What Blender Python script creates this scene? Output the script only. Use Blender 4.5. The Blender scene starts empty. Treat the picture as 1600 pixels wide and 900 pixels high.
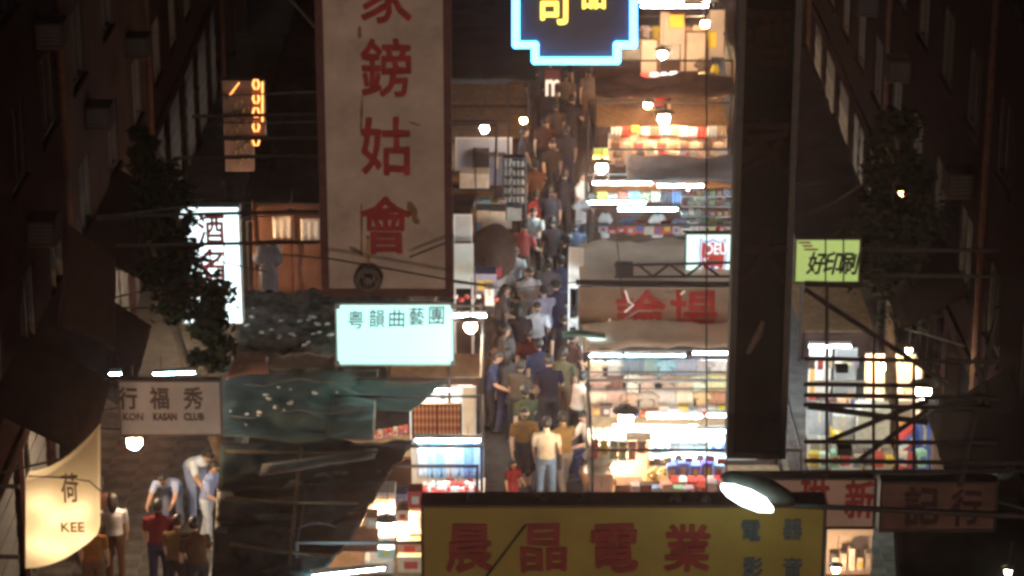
import bpy, math, random
import numpy as np
from mathutils import Vector, Matrix, Euler, noise
R = random.Random(7)
SC = bpy.context.scene
COL = SC.collection
rad = math.radians
# ------------------------------------------------------------------ camera, sky, sun, exposure
CAM_H, PITCH, FPX = 21.7, rad(19.7), 4230.0
cam_d = bpy.data.cameras.new('camera'); cam = bpy.data.objects.new('camera', cam_d); COL.objects.link(cam)
cam.location = (0, 0, CAM_H); cam.rotation_euler = (rad(90) - PITCH, 0, 0)
cam_d.sensor_width = 36.0; cam_d.lens = 36.0 * FPX / 1600.0
cam_d.clip_start = 0.5; cam_d.clip_end = 600
SC.camera = cam
W = bpy.data.worlds.new('World'); SC.world = W; W.use_nodes = True
wn = W.node_tree
sky = wn.nodes.new('ShaderNodeTexSky'); sky.sky_type = 'NISHITA'; sky.sun_disc = False
sky.sun_elevation = rad(4); sky.sun_rotation = rad(180)
wn.links.new(sky.outputs[0], wn.nodes['Background'].inputs[0]); wn.nodes['Background'].inputs[1].default_value = 0.0008
sun_d = bpy.data.lights.new('sun', 'SUN'); sun = bpy.data.objects.new('sun', sun_d); COL.objects.link(sun)
sun_d.energy = 0.48; sun_d.angle = rad(8); sun_d.color = (1.0, 0.68, 0.52)
sun.rotation_euler = (rad(87), 0, 0); sun.location = (0, -20, 40)
SC.view_settings.view_transform = 'Standard'; SC.view_settings.look = 'None'
SC.view_settings.exposure = 0.6; SC.view_settings.gamma = 1.0; SC.view_settings.use_curve_mapping = False
SC.render.engine = 'CYCLES'
SC.cycles.use_adaptive_sampling = True; SC.cycles.adaptive_threshold = 0.03
SC.cycles.max_bounces = 4; SC.cycles.diffuse_bounces = 3; SC.cycles.glossy_bounces = 2; SC.cycles.transmission_bounces = 3
SC.cycles.sample_clamp_indirect = 4.0
SC.cycles.use_denoising = True
SC.cycles.filter_width = 3.2
SC.cycles.volume_bounces = 0; SC.cycles.volume_step_rate = 4.0
SC.cycles.caustics_reflective = False; SC.cycles.caustics_refractive = False

HAZE = 0.0009
# ------------------------------------------------------------------ measuring helpers (real metres)
CP, SP = math.cos(PITCH), math.sin(PITCH)
def ray(px, py):
    u, v = (px - 800) / FPX, (450 - py) / FPX
    return Vector((u, CP + v * SP, -SP + v * CP))
def at(px, py, Y):                      # point seen there, standing at distance Y along the street
    d = ray(px, py); t = Y / d.y
    return Vector((d.x * t, Y, CAM_H + d.z * t))
def gz(px, py, z=0.0):                  # point seen there, at height z above the road
    d = ray(px, py); t = (z - CAM_H) / d.z
    return Vector((d.x * t, d.y * t, z))

# ------------------------------------------------------------------ materials
MATS = {}
def mat(name, col, rough=0.75, var=0.25, scale=6.0, metal=0.0, bump=0.0, alpha=None, trans=0.0):
    if name in MATS: return MATS[name]
    m = bpy.data.materials.new(name); m.use_nodes = True; nt = m.node_tree; b = nt.nodes['Principled BSDF']
    b.inputs['Roughness'].default_value = rough; b.inputs['Metallic'].default_value = metal
    if rough >= .75: b.inputs['Specular IOR Level'].default_value = 0.0
    tc = nt.nodes.new('ShaderNodeTexCoord'); nz = nt.nodes.new('ShaderNodeTexNoise')
    nz.inputs['Scale'].default_value = scale; nz.inputs['Detail'].default_value = 5.0; nz.inputs['Roughness'].default_value = 0.62
    nt.links.new(tc.outputs['Object'], nz.inputs['Vector'])
    rp = nt.nodes.new('ShaderNodeValToRGB')
    lo = [max(0.0, c * (1 - var)) for c in col]; hi = [min(0.9, c * (1 + var * 0.6)) for c in col]
    rp.color_ramp.elements[0].position = 0.3; rp.color_ramp.elements[0].color = (*lo, 1)
    rp.color_ramp.elements[1].position = 0.72; rp.color_ramp.elements[1].color = (*hi, 1)
    nt.links.new(nz.outputs['Fac'], rp.inputs[0]); nt.links.new(rp.outputs[0], b.inputs['Base Color'])
    if bump:
        bp = nt.nodes.new('ShaderNodeBump'); bp.inputs['Strength'].default_value = bump; bp.inputs['Distance'].default_value = 0.03
        nt.links.new(nz.outputs['Fac'], bp.inputs['Height']); nt.links.new(bp.outputs[0], b.inputs['Normal'])
    if trans: 
        b.inputs['Transmission Weight'].default_value = trans
    if alpha:
        tl = nt.nodes.new('ShaderNodeBsdfTranslucent'); mx = nt.nodes.new('ShaderNodeMixShader'); mx.inputs[0].default_value = alpha
        nt.links.new(rp.outputs[0], tl.inputs[0]); nt.links.new(b.outputs[0], mx.inputs[1]); nt.links.new(tl.outputs[0], mx.inputs[2]); nt.links.new(mx.outputs[0], nt.nodes['Material Output'].inputs[0])
    MATS[name] = m; return m
def emat(name, col, strength):
    if name in MATS: return MATS[name]
    m = bpy.data.materials.new(name); m.use_nodes = True; b = m.node_tree.nodes['Principled BSDF']
    b.inputs['Base Color'].default_value = (*[c * 0.5 for c in col], 1); b.inputs['Roughness'].default_value = 0.4
    b.inputs['Emission Color'].default_value = (*col, 1); b.inputs['Emission Strength'].default_value = strength
    MATS[name] = m; return m
def cloth(c, rough=0.9):
    return mat('cloth_%02x%02x%02x' % tuple(int(255 * min(1, max(0, v))) for v in c), c, rough, 0.22, 9.0)

ASPHALT = mat('asphalt', (0.045, 0.040, 0.037), 0.8, 0.5, 2.2, bump=0.3)
PAVE = mat('paving', (0.12, 0.115, 0.11), 0.75, 0.35, 3.0, bump=0.2)
KERB = mat('kerb_stone', (0.28, 0.27, 0.25), 0.8, 0.3, 5)
STEEL = mat('dark_steel', (0.035, 0.03, 0.028), 0.6, 0.5, 14, metal=0.3)
RUST = mat('rusty_steel', (0.09, 0.04, 0.028), 0.8, 0.5, 11)
GREYST = mat('grey_steel', (0.16, 0.16, 0.16), 0.76, 0.25, 10, metal=0.0)
WHITEP = mat('white_paint', (0.75, 0.75, 0.73), 0.6, 0.12, 5)
WOOD = mat('stall_wood', (0.22, 0.13, 0.07), 0.75, 0.4, 7, bump=0.2)
TARPG = mat('green_tarpaulin', (0.075, 0.115, 0.098), 0.55, 0.45, 1.6, bump=0.5)
TARPD = mat('dark_tarpaulin', (0.026, 0.034, 0.031), 0.76, 0.5, 1.3, bump=0.5)
TARPB = mat('brown_tarpaulin', (0.16, 0.10, 0.075), 0.75, 0.4, 1.7, bump=0.4, alpha=.5)
TARPP = mat('pale_plastic_sheet', (0.78, 0.66, 0.56), 0.35, 0.2, 1.2, bump=0.2, alpha=.8)
RUBBLE = mat('weathered_roofing', (0.14, 0.12, 0.105), 0.85, 0.7, 5, bump=0.9)
PAPER = mat('scrap_paper', (0.55, 0.53, 0.48), 0.8, 0.25, 9)
CARTON = mat('carton_board', (0.42, 0.27, 0.14), 0.85, 0.2, 6)
SKIN = mat('skin', (0.50, 0.30, 0.20), 0.6, 0.1, 12)
DARKF = mat('face_dark', (0.03, 0.02, 0.02), 0.5, 0.1, 12)
HAIR = mat('black_hair', (0.012, 0.010, 0.009), 0.5, 0.4, 30)
SHOE = mat('shoe_leather', (0.03, 0.025, 0.022), 0.5, 0.3, 12)
BLACK = mat('black_plastic', (0.02, 0.02, 0.02), 0.5, 0.3, 8)
LEAF = mat('tree_leaves', (0.010, 0.015, 0.007), 0.8, 0.5, 3)
BARK = mat('bark', (0.09, 0.065, 0.045), 0.9, 0.5, 8, bump=0.6)
TUBE_W = emat('fluorescent_white', (0.80, 0.95, 1.0), 95)
TUBE_C = emat('fluorescent_cool', (0.50, 0.86, 1.0), 95)
BULB = emat('bulb_warm', (1.0, 0.66, 0.38), 330)
FLOODW = emat('flood_white', (0.92, 1.0, 0.72), 170)

# ------------------------------------------------------------------ mesh helpers
class MB:
    def __init__(s): s.v = []; s.f = []; s.sm = False
    def box(s, a, b):
        x0, y0, z0 = a; x1, y1, z1 = b
        if x0 > x1: x0, x1 = x1, x0
        if y0 > y1: y0, y1 = y1, y0
        if z0 > z1: z0, z1 = z1, z0
        n = len(s.v)
        s.v += [(x0, y0, z0), (x1, y0, z0), (x1, y1, z0), (x0, y1, z0), (x0, y0, z1), (x1, y0, z1), (x1, y1, z1), (x0, y1, z1)]
        s.f += [tuple(n + i for i in q) for q in ((0, 3, 2, 1), (4, 5, 6, 7), (0, 1, 5, 4), (1, 2, 6, 5), (2, 3, 7, 6), (3, 0, 4, 7))]
        return s
    def bev(s, a, b, r):                # box with chamfered vertical and top edges
        x0, y0, z0 = a; x1, y1, z1 = b; n = len(s.v)
        def ring(z, i): return [(x0 + r, y0 + i, z), (x1 - r, y0 + i, z), (x1 - i, y0 + r, z), (x1 - i, y1 - r, z), (x1 - r, y1 - i, z), (x0 + r, y1 - i, z), (x0 + i, y1 - r, z), (x0 + i, y0 + r, z)]
        rs = [ring(z0, r * .6), ring(z0 + r, 0), ring(z1 - r, 0), ring(z1, r * .6)]
        for q in rs: s.v += q
        for k in range(3):
            for i in range(8):
                j = (i + 1) % 8; s.f.append((n + k * 8 + i, n + k * 8 + j, n + k * 8 + 8 + j, n + k * 8 + 8 + i))
        s.f.append(tuple(n + 7 - i for i in range(8))); s.f.append(tuple(n + 24 + i for i in range(8)))
        return s
    def loft(s, pts, rads, seg=8, side=None):
        n0 = len(s.v); pts = [Vector(p) for p in pts]; N = len(pts)
        for i, p in enumerate(pts):
            d = (pts[min(i + 1, N - 1)] - pts[max(i - 1, 0)])
            d = d.normalized() if d.length > 1e-9 else Vector((0, 0, 1))
            sx = Vector(side) if side else (Vector((1, 0, 0)) if abs(d.x) < 0.8 else Vector((0, 1, 0)))
            sx = (sx - d * sx.dot(d)).normalized(); sy = d.cross(sx)
            r = rads[i]; rx, ry = r if isinstance(r, tuple) else (r, r)
            for k in range(seg):
                a = 2 * math.pi * k / seg; q = p + sx * (rx * math.cos(a)) + sy * (ry * math.sin(a)); s.v.append(tuple(q))
        for i in range(N - 1):
            for k in range(seg):
                j = (k + 1) % seg; a = n0 + i * seg
                s.f.append((a + k, a + j, a + seg + j, a + seg + k))
        s.f.append(tuple(n0 + seg - 1 - k for k in range(seg))); s.f.append(tuple(n0 + (N - 1) * seg + k for k in range(seg)))
        return s
    def rod(s, a, b, r, seg=8): return s.loft([a, b], [r, r], seg)
    def ball(s, c, rx, ry=None, rz=None, seg=12, rings=8):
        ry = ry or rx; rz = rz or rx; c = Vector(c); n0 = len(s.v)
        for i in range(1, rings):
            t = math.pi * i / rings
            for k in range(seg):
                a = 2 * math.pi * k / seg
                s.v.append((c.x + rx * math.sin(t) * math.cos(a), c.y + ry * math.sin(t) * math.sin(a), c.z - rz * math.cos(t)))
        s.v.append((c.x, c.y, c.z - rz)); s.v.append((c.x, c.y, c.z + rz)); b, t_ = len(s.v) - 2, len(s.v) - 1
        for i in range(rings - 2):
            for k in range(seg):
                j = (k + 1) % seg; a = n0 + i * seg
                s.f.append((a + k, a + j, a + seg + j, a + seg + k))
        for k in range(seg):
            j = (k + 1) % seg; s.f.append((b, n0 + j, n0 + k)); e = n0 + (rings - 2) * seg; s.f.append((t_, e + k, e + j))
        return s
    def sheet(s, c00, c10, c11, c01, nx, ny, amp=0.05, freq=1.5, sag=0.0, thick=0.012, seed=0.0):
        c00, c10, c11, c01 = map(Vector, (c00, c10, c11, c01)); n0 = len(s.v); top = []
        nrm = (c10 - c00).cross(c01 - c00).normalized()
        for j in range(ny + 1):
            for i in range(nx + 1):
                u, v = i / nx, j / ny
                p = (c00 * (1 - u) + c10 * u) * (1 - v) + (c01 * (1 - u) + c11 * u) * v
                h = noise.noise(p * freq + Vector((seed, seed * 2, 0))) * amp + noise.noise(p * freq * 3.1 + Vector((seed, 3, 7))) * amp * 0.4
                h += abs(noise.noise(Vector((p.x * freq * .7, p.y * freq * 2.5, seed)))) * amp * -1.1
                h -= sag * 4 * u * (1 - u)
                top.append(p + nrm * h)
        s.v += [tuple(p) for p in top] + [tuple(p - nrm * thick) for p in top]; M = (nx + 1) * (ny + 1)
        for j in range(ny):
            for i in range(nx):
                a = n0 + j * (nx + 1) + i; q = (a, a + 1, a + nx + 2, a + nx + 1); s.f.append(q); s.f.append(tuple(M + k for k in reversed(q)))
        ed = [n0 + i for i in range(nx + 1)] + [n0 + (j + 1) * (nx + 1) - 1 for j in range(1, ny + 1)] + [n0 + ny * (nx + 1) + i for i in range(nx - 1, -1, -1)] + [n0 + j * (nx + 1) for j in range(ny - 1, 0, -1)]
        for k in range(len(ed)):
            a, b = ed[k], ed[(k + 1) % len(ed)]; s.f.append((b, a, a + M, b + M))
        s.sm = True; return s
    def mesh(s, name, off=(0, 0, 0)):
        me = bpy.data.meshes.new(name); o = Vector(off)
        me.from_pydata([(x - o.x, y - o.y, z - o.z) for x, y, z in s.v], [], s.f)
        if s.sm: me.polygons.foreach_set('use_smooth', [True] * len(me.polygons))
        return me

WL = {}                                     # world position of each object's origin
USED = {}
def props(o, label=None, cat=None, group=None, kind=None):
    if label:
        if label in USED and not (group and USED[label] == group): print('DUPLICATE LABEL', label)
        USED[label] = group
        o['label'] = label
    if cat: o['category'] = cat
    if group: o['group'] = group
    if kind: o['kind'] = kind
    return o
def thing(name, loc, label, cat, group=None):
    o = bpy.data.objects.new(name, None); COL.objects.link(o); o.location = loc; o.empty_display_size = 0.2
    WL[o.name] = Vector(loc); return props(o, label, cat, group)
def part(name, mb, m, parent=None, smooth=False):
    base = WL[parent.name] if parent else Vector((0, 0, 0))
    if smooth: mb.sm = True
    c = Vector((sum(v[0] for v in mb.v) / len(mb.v), sum(v[1] for v in mb.v) / len(mb.v), min(v[2] for v in mb.v)))
    me = mb.mesh(name, c); me.materials.append(m)
    o = bpy.data.objects.new(name, me); COL.objects.link(o); o.parent = parent; o.location = c - base; WL[o.name] = c
    return o
def solo(name, mb, m, label, cat, group=None, smooth=False):
    return props(part(name, mb, m, None, smooth), label, cat, group)
def inst(name, me, m, loc, rz=0, sc=1.0, parent=None, rx=0, ry=0):
    o = bpy.data.objects.new(name, me); COL.objects.link(o)
    if not me.materials: me.materials.append(None)
    if m: o.material_slots[0].link = 'OBJECT'; o.material_slots[0].material = m
    base = WL[parent.name] if parent else Vector((0, 0, 0))
    o.parent = parent; o.location = Vector(loc) - base; o.rotation_euler = (rx, ry, rz)
    o.scale = sc if isinstance(sc, tuple) else (sc, sc, sc); WL[o.name] = Vector(loc)
    return o
ORD = ['first', 'second', 'third', 'fourth', 'fifth', 'sixth', 'seventh', 'eighth', 'ninth', 'tenth', 'eleventh', 'twelfth', 'thirteenth', 'fourteenth']

# text: glyph outlines become solid meshes
_fc = bpy.data.curves.new('lettering', 'FONT'); _fo = bpy.data.objects.new('lettering', _fc); COL.objects.link(_fo)
def glyph(ch, w, h, bold=0.02, depth=0.012, jit=0.0, seed=1, slant=0.0):
    fat = max(0.0, bold - .008) * .75; bold = 0.0
    _fc.body = ch; _fc.offset = bold; _fc.extrude = 0.02; _fc.resolution_u = 2
    dg = bpy.context.evaluated_depsgraph_get(); dg.update()
    me = _fo.evaluated_get(dg).to_mesh()
    vs = [v.co.copy() for v in me.vertices]; fs = [tuple(p.vertices) for p in me.polygons]
    x0, x1 = min(v.x for v in vs), max(v.x for v in vs); y0, y1 = min(v.y for v in vs), max(v.y for v in vs)
    mb = MB()
    for v in vs:
        x, y = (v.x - x0) / (x1 - x0) - .5, (v.y - y0) / (y1 - y0) - .5
        if jit:
            n = noise.noise_vector(Vector((x * 3.1 + seed, y * 3.1, seed * 2.0))); x += n.x * jit; y += n.y * jit
        mb.v.append(((x + slant * y) * w, -depth * (0.5 + v.z / 0.04), y * h))
    mb.f = list(fs)
    if fat:
        base = list(mb.v); N = len(base)
        for k, (ox, oz) in enumerate(((1, 0), (-1, 0), (0, 1), (0, -1), (.7, .7), (-.7, -.7), (.7, -.7), (-.7, .7))):
            mb.v += [(x + ox * fat * w, y - .0006 * (k + 1), z + oz * fat * w) for x, y, z in base]; mb.f += [tuple(i + N * (k + 1) for i in f) for f in fs]
    return mb
def put_glyph(ch, c, w, h, m, parent, name='character', **k):
    g = glyph(ch, w, h, **k); g.v = [(x + c[0], y + c[1], z + c[2]) for x, y, z in g.v]
    return part(name, g, m, parent)

# ------------------------------------------------------------------ the setting
props(part('ground', MB().box((-150, -60, -0.5), (150, 400, -0.004)), ASPHALT), kind='structure')
rd = MB(); rd.sheet((-5.4, 20, 0), (5.4, 20, 0), (5.4, 120, 0), (-5.4, 120, 0), 20, 120, amp=0.012, freq=.5, thick=0.003)
props(part('road', rd, ASPHALT), kind='structure')
for s, nm in ((-1, 'pavement_left'), (1, 'pavement_right')):
    pv = props(part(nm, MB().box((s * 5.52, 20, 0), (s * 9.2, 120, 0.13)), PAVE), kind='structure')
    km = MB().box((-0.06, 0, 0), (0.06, 1.19, 0.14)).mesh('kerb_stone')
    for i in range(52): inst('kerb_stone', km, KERB, (s * 5.46, 36 + i * 1.2, 0.0), parent=pv)
    tm = MB().bev((-0.29, -0.29, 0), (0.29, 0.29, 0.03), 0.008).mesh('paving_slab')
    for iy in range(24):
        for ix in range(5):
            inst('paving_slab', tm, mat('slab%d' % R.randrange(3), [(0.085, 0.08, 0.075), (0.06, 0.058, 0.055), (0.11, 0.10, 0.095)][R.randrange(3)], 0.8, .6, 2.5), (s * (5.95 + ix * 0.6), 38.4 + iy * 0.6, 0.112 + R.uniform(0, .004)), parent=pv)

# tenements on both sides
WINF = mat('window_frame_paint', (0.13, 0.10, 0.085), 0.8, 0.25, 8); PANE = mat('dark_window_glass', (0.012, 0.012, 0.014), 0.12, 0.2, 2)
CURT = mat('window_curtain', (0.03, 0.023, 0.021), 0.9, 0.3, 5)
FX = 8.6
def frame_mb(w, h):                      # in Y-Z plane, outer face towards -x
    b = MB()
    for y0, y1, z0, z1 in ((-w / 2, -w / 2 + .07, 0, h), (w / 2 - .07, w / 2, 0, h), (-w / 2 + .07, w / 2 - .07, 0, .07), (-w / 2 + .07, w / 2 - .07, h - .07, h), (-.025, .025, .07, h - .07)):
        b.box((-.05, y0, z0), (.08, y1, z1))
    return b
fr_me = frame_mb(1.5, 1.5).mesh('window_frame'); pn_me = MB().box((.03, -.36, 0), (.045, .36, 1.36)).mesh('pane'); sl_me = MB().bev((-.14, -.85, -.08), (.1, .85, 0), .015).mesh('sill')
ct_me = MB()
for k in range(8): ct_me.box((.14 + .02 * (k % 2), -.7 + k * .175, .05), (.16 + .02 * (k % 2), -.7 + k * .175 + .17, 1.45))
ct_me = ct_me.mesh('curtain')
def tenement(side, y0, y1, colr, label, seed):
    rr = random.Random(seed); x = side * FX; t = thing('tenement_building', (x, (y0 + y1) / 2, 0), label, 'building')
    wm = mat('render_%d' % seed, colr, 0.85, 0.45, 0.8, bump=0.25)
    nb = max(1, int((y1 - y0) / 3.0)); bw = (y1 - y0) / nb; w = MB(); xo = x + side * 0.3
    ztop = 19.2
    def wl(ya, yb, za, zb): w.box((x, ya, za), (xo, yb, zb))
    for b in range(nb + 1):               # piers
        c = y0 + b * bw; a0 = max(y0, c - (bw - 1.5) / 2); a1 = min(y1, c + (bw - 1.5) / 2); wl(a0, a1, 3.3, ztop)
        wl(max(y0, c - .25), min(y1, c + .25), 0, 3.3 - .002)
    wins = []
    for b in range(nb):
        c = y0 + (b + .5) * bw
        for fl in range(5):
            zb = 3.3 + fl * 3.1; wl(c - .75, c + .75, zb + (.002 if fl else 0), zb + 1.0); wl(c - .75, c + .75, zb + 2.5, zb + 3.1)
            wins.append((c, zb + 1.0, fl))
    w.box((x - side * .08, y0 + .01, 3.15), (x + side * .05, y1 - .01, 3.42)); w.box((x - side * .06, y0 + .01, ztop - .2), (xo, y1 - .01, ztop + .2))
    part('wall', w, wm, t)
    part('room_backing', MB().box((x + side * 3.0, y0 + .02, 3.3), (x + side * 3.2, y1 - .02, ztop)).box((xo, y0 + .02, 3.3), (x + side * 3.0, y1 - .02, 3.5)).box((xo, y0 + .02, ztop - .1), (x + side * 3.0, y1 - .02, ztop)), mat('room_dark', (.06, .05, .045), .9, .3, 2), t)
    for c, zb, fl in wins:
        rz = 0 if side > 0 else math.pi
        o = inst('window', fr_me, WINF, (x + side * .1, c, zb), rz, parent=t)
        for q in (-.36, .36):
            p = bpy.data.objects.new('pane', pn_me); COL.objects.link(p); p.parent = o; p.location = (0, q, .07)
            if not pn_me.materials: pn_me.materials.append(PANE)
        sl = bpy.data.objects.new('sill', sl_me); COL.objects.link(sl); sl.parent = o; sl.location = (-.02, 0, 0)
        if not sl_me.materials: sl_me.materials.append(wm)
        if rr.random() < .5:
            cu = bpy.data.objects.new('curtain', ct_me); COL.objects.link(cu); cu.parent = o; cu.location = (.05, 0, 0)
            if not ct_me.materials: ct_me.materials.append(CURT)
    # drain pipe
    part('drain_pipe', MB().rod((x - side * .09, y1 - .5, .2), (x - side * .09, y1 - .5, ztop), .06), RUST, t)
    return t, nb, bw
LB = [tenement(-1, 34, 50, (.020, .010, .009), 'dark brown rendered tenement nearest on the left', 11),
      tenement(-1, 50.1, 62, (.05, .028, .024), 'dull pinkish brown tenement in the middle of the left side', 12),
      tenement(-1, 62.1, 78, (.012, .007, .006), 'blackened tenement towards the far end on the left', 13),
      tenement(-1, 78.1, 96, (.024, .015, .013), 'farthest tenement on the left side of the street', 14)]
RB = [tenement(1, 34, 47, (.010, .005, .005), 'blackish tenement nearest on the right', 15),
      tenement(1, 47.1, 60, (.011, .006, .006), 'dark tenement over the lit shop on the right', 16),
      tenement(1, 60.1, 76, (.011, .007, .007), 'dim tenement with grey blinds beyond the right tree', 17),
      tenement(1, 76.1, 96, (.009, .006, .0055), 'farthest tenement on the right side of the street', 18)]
# ground floor shops inside the tenements: shutters, and one lit shop on the right
def shutter(side, y0, y1, label):
    x = side * (FX + .12); t = thing('shop_shutter', (x, (y0 + y1) / 2, .13), label, 'shutter', 'rolled down shop shutters')
    n = 12; me = MB().box((-.02, 0, 0), (.02, y1 - y0, .22)).mesh('slat')
    for k in range(n): inst('slat', me, GREYST, (x + (.012 if k % 2 else 0), y0, .13 + k * .235), parent=t)
    part('shutter_box', MB().box((x - .12, y0, 2.97), (x + .12, y1, 3.12)), STEEL, t)
for i, (y0, y1) in enumerate(((34.3, 37.2), (37.7, 40.7), (41.1, 44.4), (44.9, 47.9), (50.5, 53), (53.4, 56.3), (56.7, 59.5), (62.5, 65.5), (66, 69.5), (70, 77))):
    shutter(-1, y0, y1, 'grey roller shutter on the left ground floor, %s one from the camera' % ORD[i])
for i, (y0, y1) in enumerate(((34.3, 40.0), (40.5, 46.5), (60.5, 65), (65.5, 70), (70.5, 75.5))):
    shutter(1, y0, y1, 'grey roller shutter on the right ground floor, %s one from the camera' % ORD[i])

# ------------------------------------------------------------------ lamps
def tube(x, y, z, L, m, label, rz=0.0, group='fluorescent tubes over the stalls', double=False, hang=.25):
    t = thing('fluorescent_tube', (x, y, z), label, 'tube light', group)
    dx, dy = math.cos(rz) * L / 2, math.sin(rz) * L / 2
    b = MB(); b.loft([(x - dx, y - dy, z + .055), (x + dx, y + dy, z + .055)], [(.03, .11)] * 2, 4, side=(0, 0, 1)); part('batten', b, WHITEP, t)  # wide batten, shaped to stop tube light rising to the facades
    for o in ((-.03, .03) if double else (0,)):
        g = MB(); g.rod((x - dx * .96 + o * -dy, y - dy * .96 + o, z), (x + dx * .96, y + dy * .96 + o, z), .02, 8); part('glass_tube', g, m, t, True)
    for q in (-.6, .6): part('hanging_wire', MB().rod((x + dx * q, y + dy * q, z + .08), (x + dx * q, y + dy * q, z + .08 + hang), .006, 5), STEEL, t)
    return t
def bulb(p, label, r=.085, m=BULB, cord=.8, shade=False):
    r *= 1.3; p = Vector(p); t = thing('hanging_bulb', p, label, 'bulb', 'bare hanging bulbs')
    b = MB(); b.ball(p, r, r, r * 1.1, 12, 8); part('glass_bulb', b, m, t, True)
    s = MB(); s.loft([p + Vector((0, 0, r * .9)), p + Vector((0, 0, r * 1.6)), p + Vector((0, 0, r * 2.1))], [r * .5, r * .42, r * .2], 8); part('socket', s, BLACK, t)
    part('shade', MB().loft([p + Vector((0, 0, r * 1.18)), p + Vector((0, 0, r * 1.28)), p + Vector((0, 0, r * 1.75))], [r * 2.0, r * 1.9, r * .45], 16), mat('light_block_shade', (.10, .09, .08), .5, .3, 8), t, True)  # shade added to keep upward bulb light off the facades
    part('cord', MB().rod(p + Vector((0, 0, r * 2)), p + Vector((.03, 0, r * 2 + cord)), .007, 5), BLACK, t)
    return t
bulb(at(210, 690, 44.6), 'bare warm bulb over the left pavement beside the curved cream sign', .10, cord=1.2)
bulb(at(735, 510, 50.4), 'bare warm bulb right beside the turquoise lit sign', .09)
bulb(at(605, 822, 43.2), 'bare warm bulb over the lowest left stall near the yellow sign', .09)
bulb(at(978, 654, 46.4), 'bare warm bulb brightest among tubes over the nearest right stall', .10)
bulb(at(966, 730, 46.3), 'low bare warm bulb in front of the brown panel', .085, cord=.9)
bulb(at(940, 262, 61.9), 'bare warm bulb below the small yellow placard', .10)
bulb(at(1037, 185, 66.0), 'large bare warm bulb over the far right stalls', .11)
bulb(at(1035, 85, 72.4), 'bare bulb in front of the far cream panels', .09)
bulb(at(1102, 37, 76.0), 'highest bare bulb at the far right end', .09)
bulb(at(818, 188, 66.5), 'small bare bulb over the far left of the alley', .06, emat('bulb_dim', (1, .6, .3), 190))
bulb(at(1443, 612, 45.5), 'greenish white flood bulb at the right pavement', .10, FLOODW, cord=1.0)
bulb(at(1409, 302, 56.0), 'small orange bulb high up in the dark right tree', .05, emat('bulb_orange', (1, .45, .12), 60), cord=.5)
bulb(at(1420, 547, 49.0), 'little warm bulb under the right tree', .045, emat('bulb_dim', (1, .6, .3), 190), cord=.5)
bulb(at(757, 201, 68.5), 'small cool white lamp over the blue far left stall', .08, emat('cool_lamp', (.75, .9, 1), 150))
bulb(at(1575, 893, 38.0), 'pale small bulb in the dark lower right corner', .04, emat('bulb_pale', (1, .85, .7), 60), cord=.4)
bulb(at(155, 587, 46.5), 'tiny warm bulb left of the white club sign', .03, emat('bulb_dim', (1, .6, .3), 190), cord=.3)

# ------------------------------------------------------------------ signs
def board_sign(name, label, px0, py0, px1, py1, Y, board_m, frame_m, depth=.14, fw=.05, cat='sign', group=None):
    a, b = at(px0, py1, Y), at(px1, py0, Y); x0, x1, z0, z1 = a.x, b.x, a.z, b.z
    t = thing(name, ((x0 + x1) / 2, Y, z0), label, cat, group)
    part('board', MB().box((x0 + fw, Y, z0 + fw), (x1 - fw, Y + depth, z1 - fw)), board_m, t)
    for q, (ax, az, bx, bz) in enumerate(((x0, z0, x0 + fw, z1), (x1 - fw, z0, x1, z1), (x0 + fw, z0, x1 - fw, z0 + fw), (x0 + fw, z1 - fw, x1 - fw, z1))):
        part('frame_bar', MB().box((ax, Y - .025, az), (bx, Y + depth + .01, bz)), frame_m, t)
    return t, x0, x1, z0, z1
def sgl(t, ch, px, py, Y, wpx, hpx, m, **k):
    c = at(px, py, Y); d = at(px + 1, py, Y).x - c.x
    return put_glyph(ch, c + Vector((0, -.004, 0)), wpx * d, hpx * d / math.cos(PITCH), m, t, **k)
def bars(t, segs, Y, r, m=STEEL, name='support_rod'):
    for (ax, ay, bx, by) in segs:
        part(name, MB().rod(at(ax, ay, Y), at(bx, by, Y), r, 6), m, t)

# big vertical beige sign with red characters
BEIGE = mat('weathered_beige_sign', (.52, .46, .40), .8, .28, 2.4); REDC = mat('red_sign_paint', (.33, .026, .022), .7, .45, 6)
t, x0, x1, z0, z1 = board_sign('vertical_sign', 'tall beige hanging sign board with big faded red characters', 503, -160, 703, 462, 30, BEIGE, mat('dark_red_frame', (.10, .04, .035), .7, .4, 8), .25, .09)
for ch, py in (('家', -10), ('鎊', 106), ('姑', 228), ('會', 352)):
    sgl(t, ch, 603, py, 30, 76, 86, REDC, bold=.04, jit=.035, seed=py * .1)
STN = mat('rust_stain', (.26, .17, .09), .9, .3, 9)
for (a, b, c, d, w) in ((565, 318, 565, 400, 3), (562, 40, 562, 60, 4), (566, 150, 564, 205, 3), (640, 315, 652, 350, 10), (640, 190, 655, 196, 8), (548, 385, 566, 398, 9)):
    p, q = at(a, b, 30), at(c, d, 30); s = w * .0071
    m_ = MB(); n = 6
    for k in range(n + 1):
        f = k / n; pt = p.lerp(q, f); j = s * (.5 + R.random() * .7) * (1 - abs(f - .5)); m_.v += [(pt.x - j, 29.997, pt.z), (pt.x + j * .9, 29.997, pt.z)]
    for k in range(n): m_.f.append((2 * k, 2 * k + 1, 2 * k + 3, 2 * k + 2))
    part('rust_stain', m_, STN, t)
bars(t, [(498, 178, 300, 182), (498, 215, 330, 217), (498, 243, 280, 247), (498, 330, 160, 338), (498, 378, 180, 384), (508, 60, 420, -40)], 30.1, .022)
c = at(575, 437, 29.85); rg = thing('round_ring_fixture', (c.x, c.y, c.z - .17), 'grey round ring fixture at the bottom edge of the beige sign', 'ring')
tm = MB(); n1, n2 = 24, 8
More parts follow.
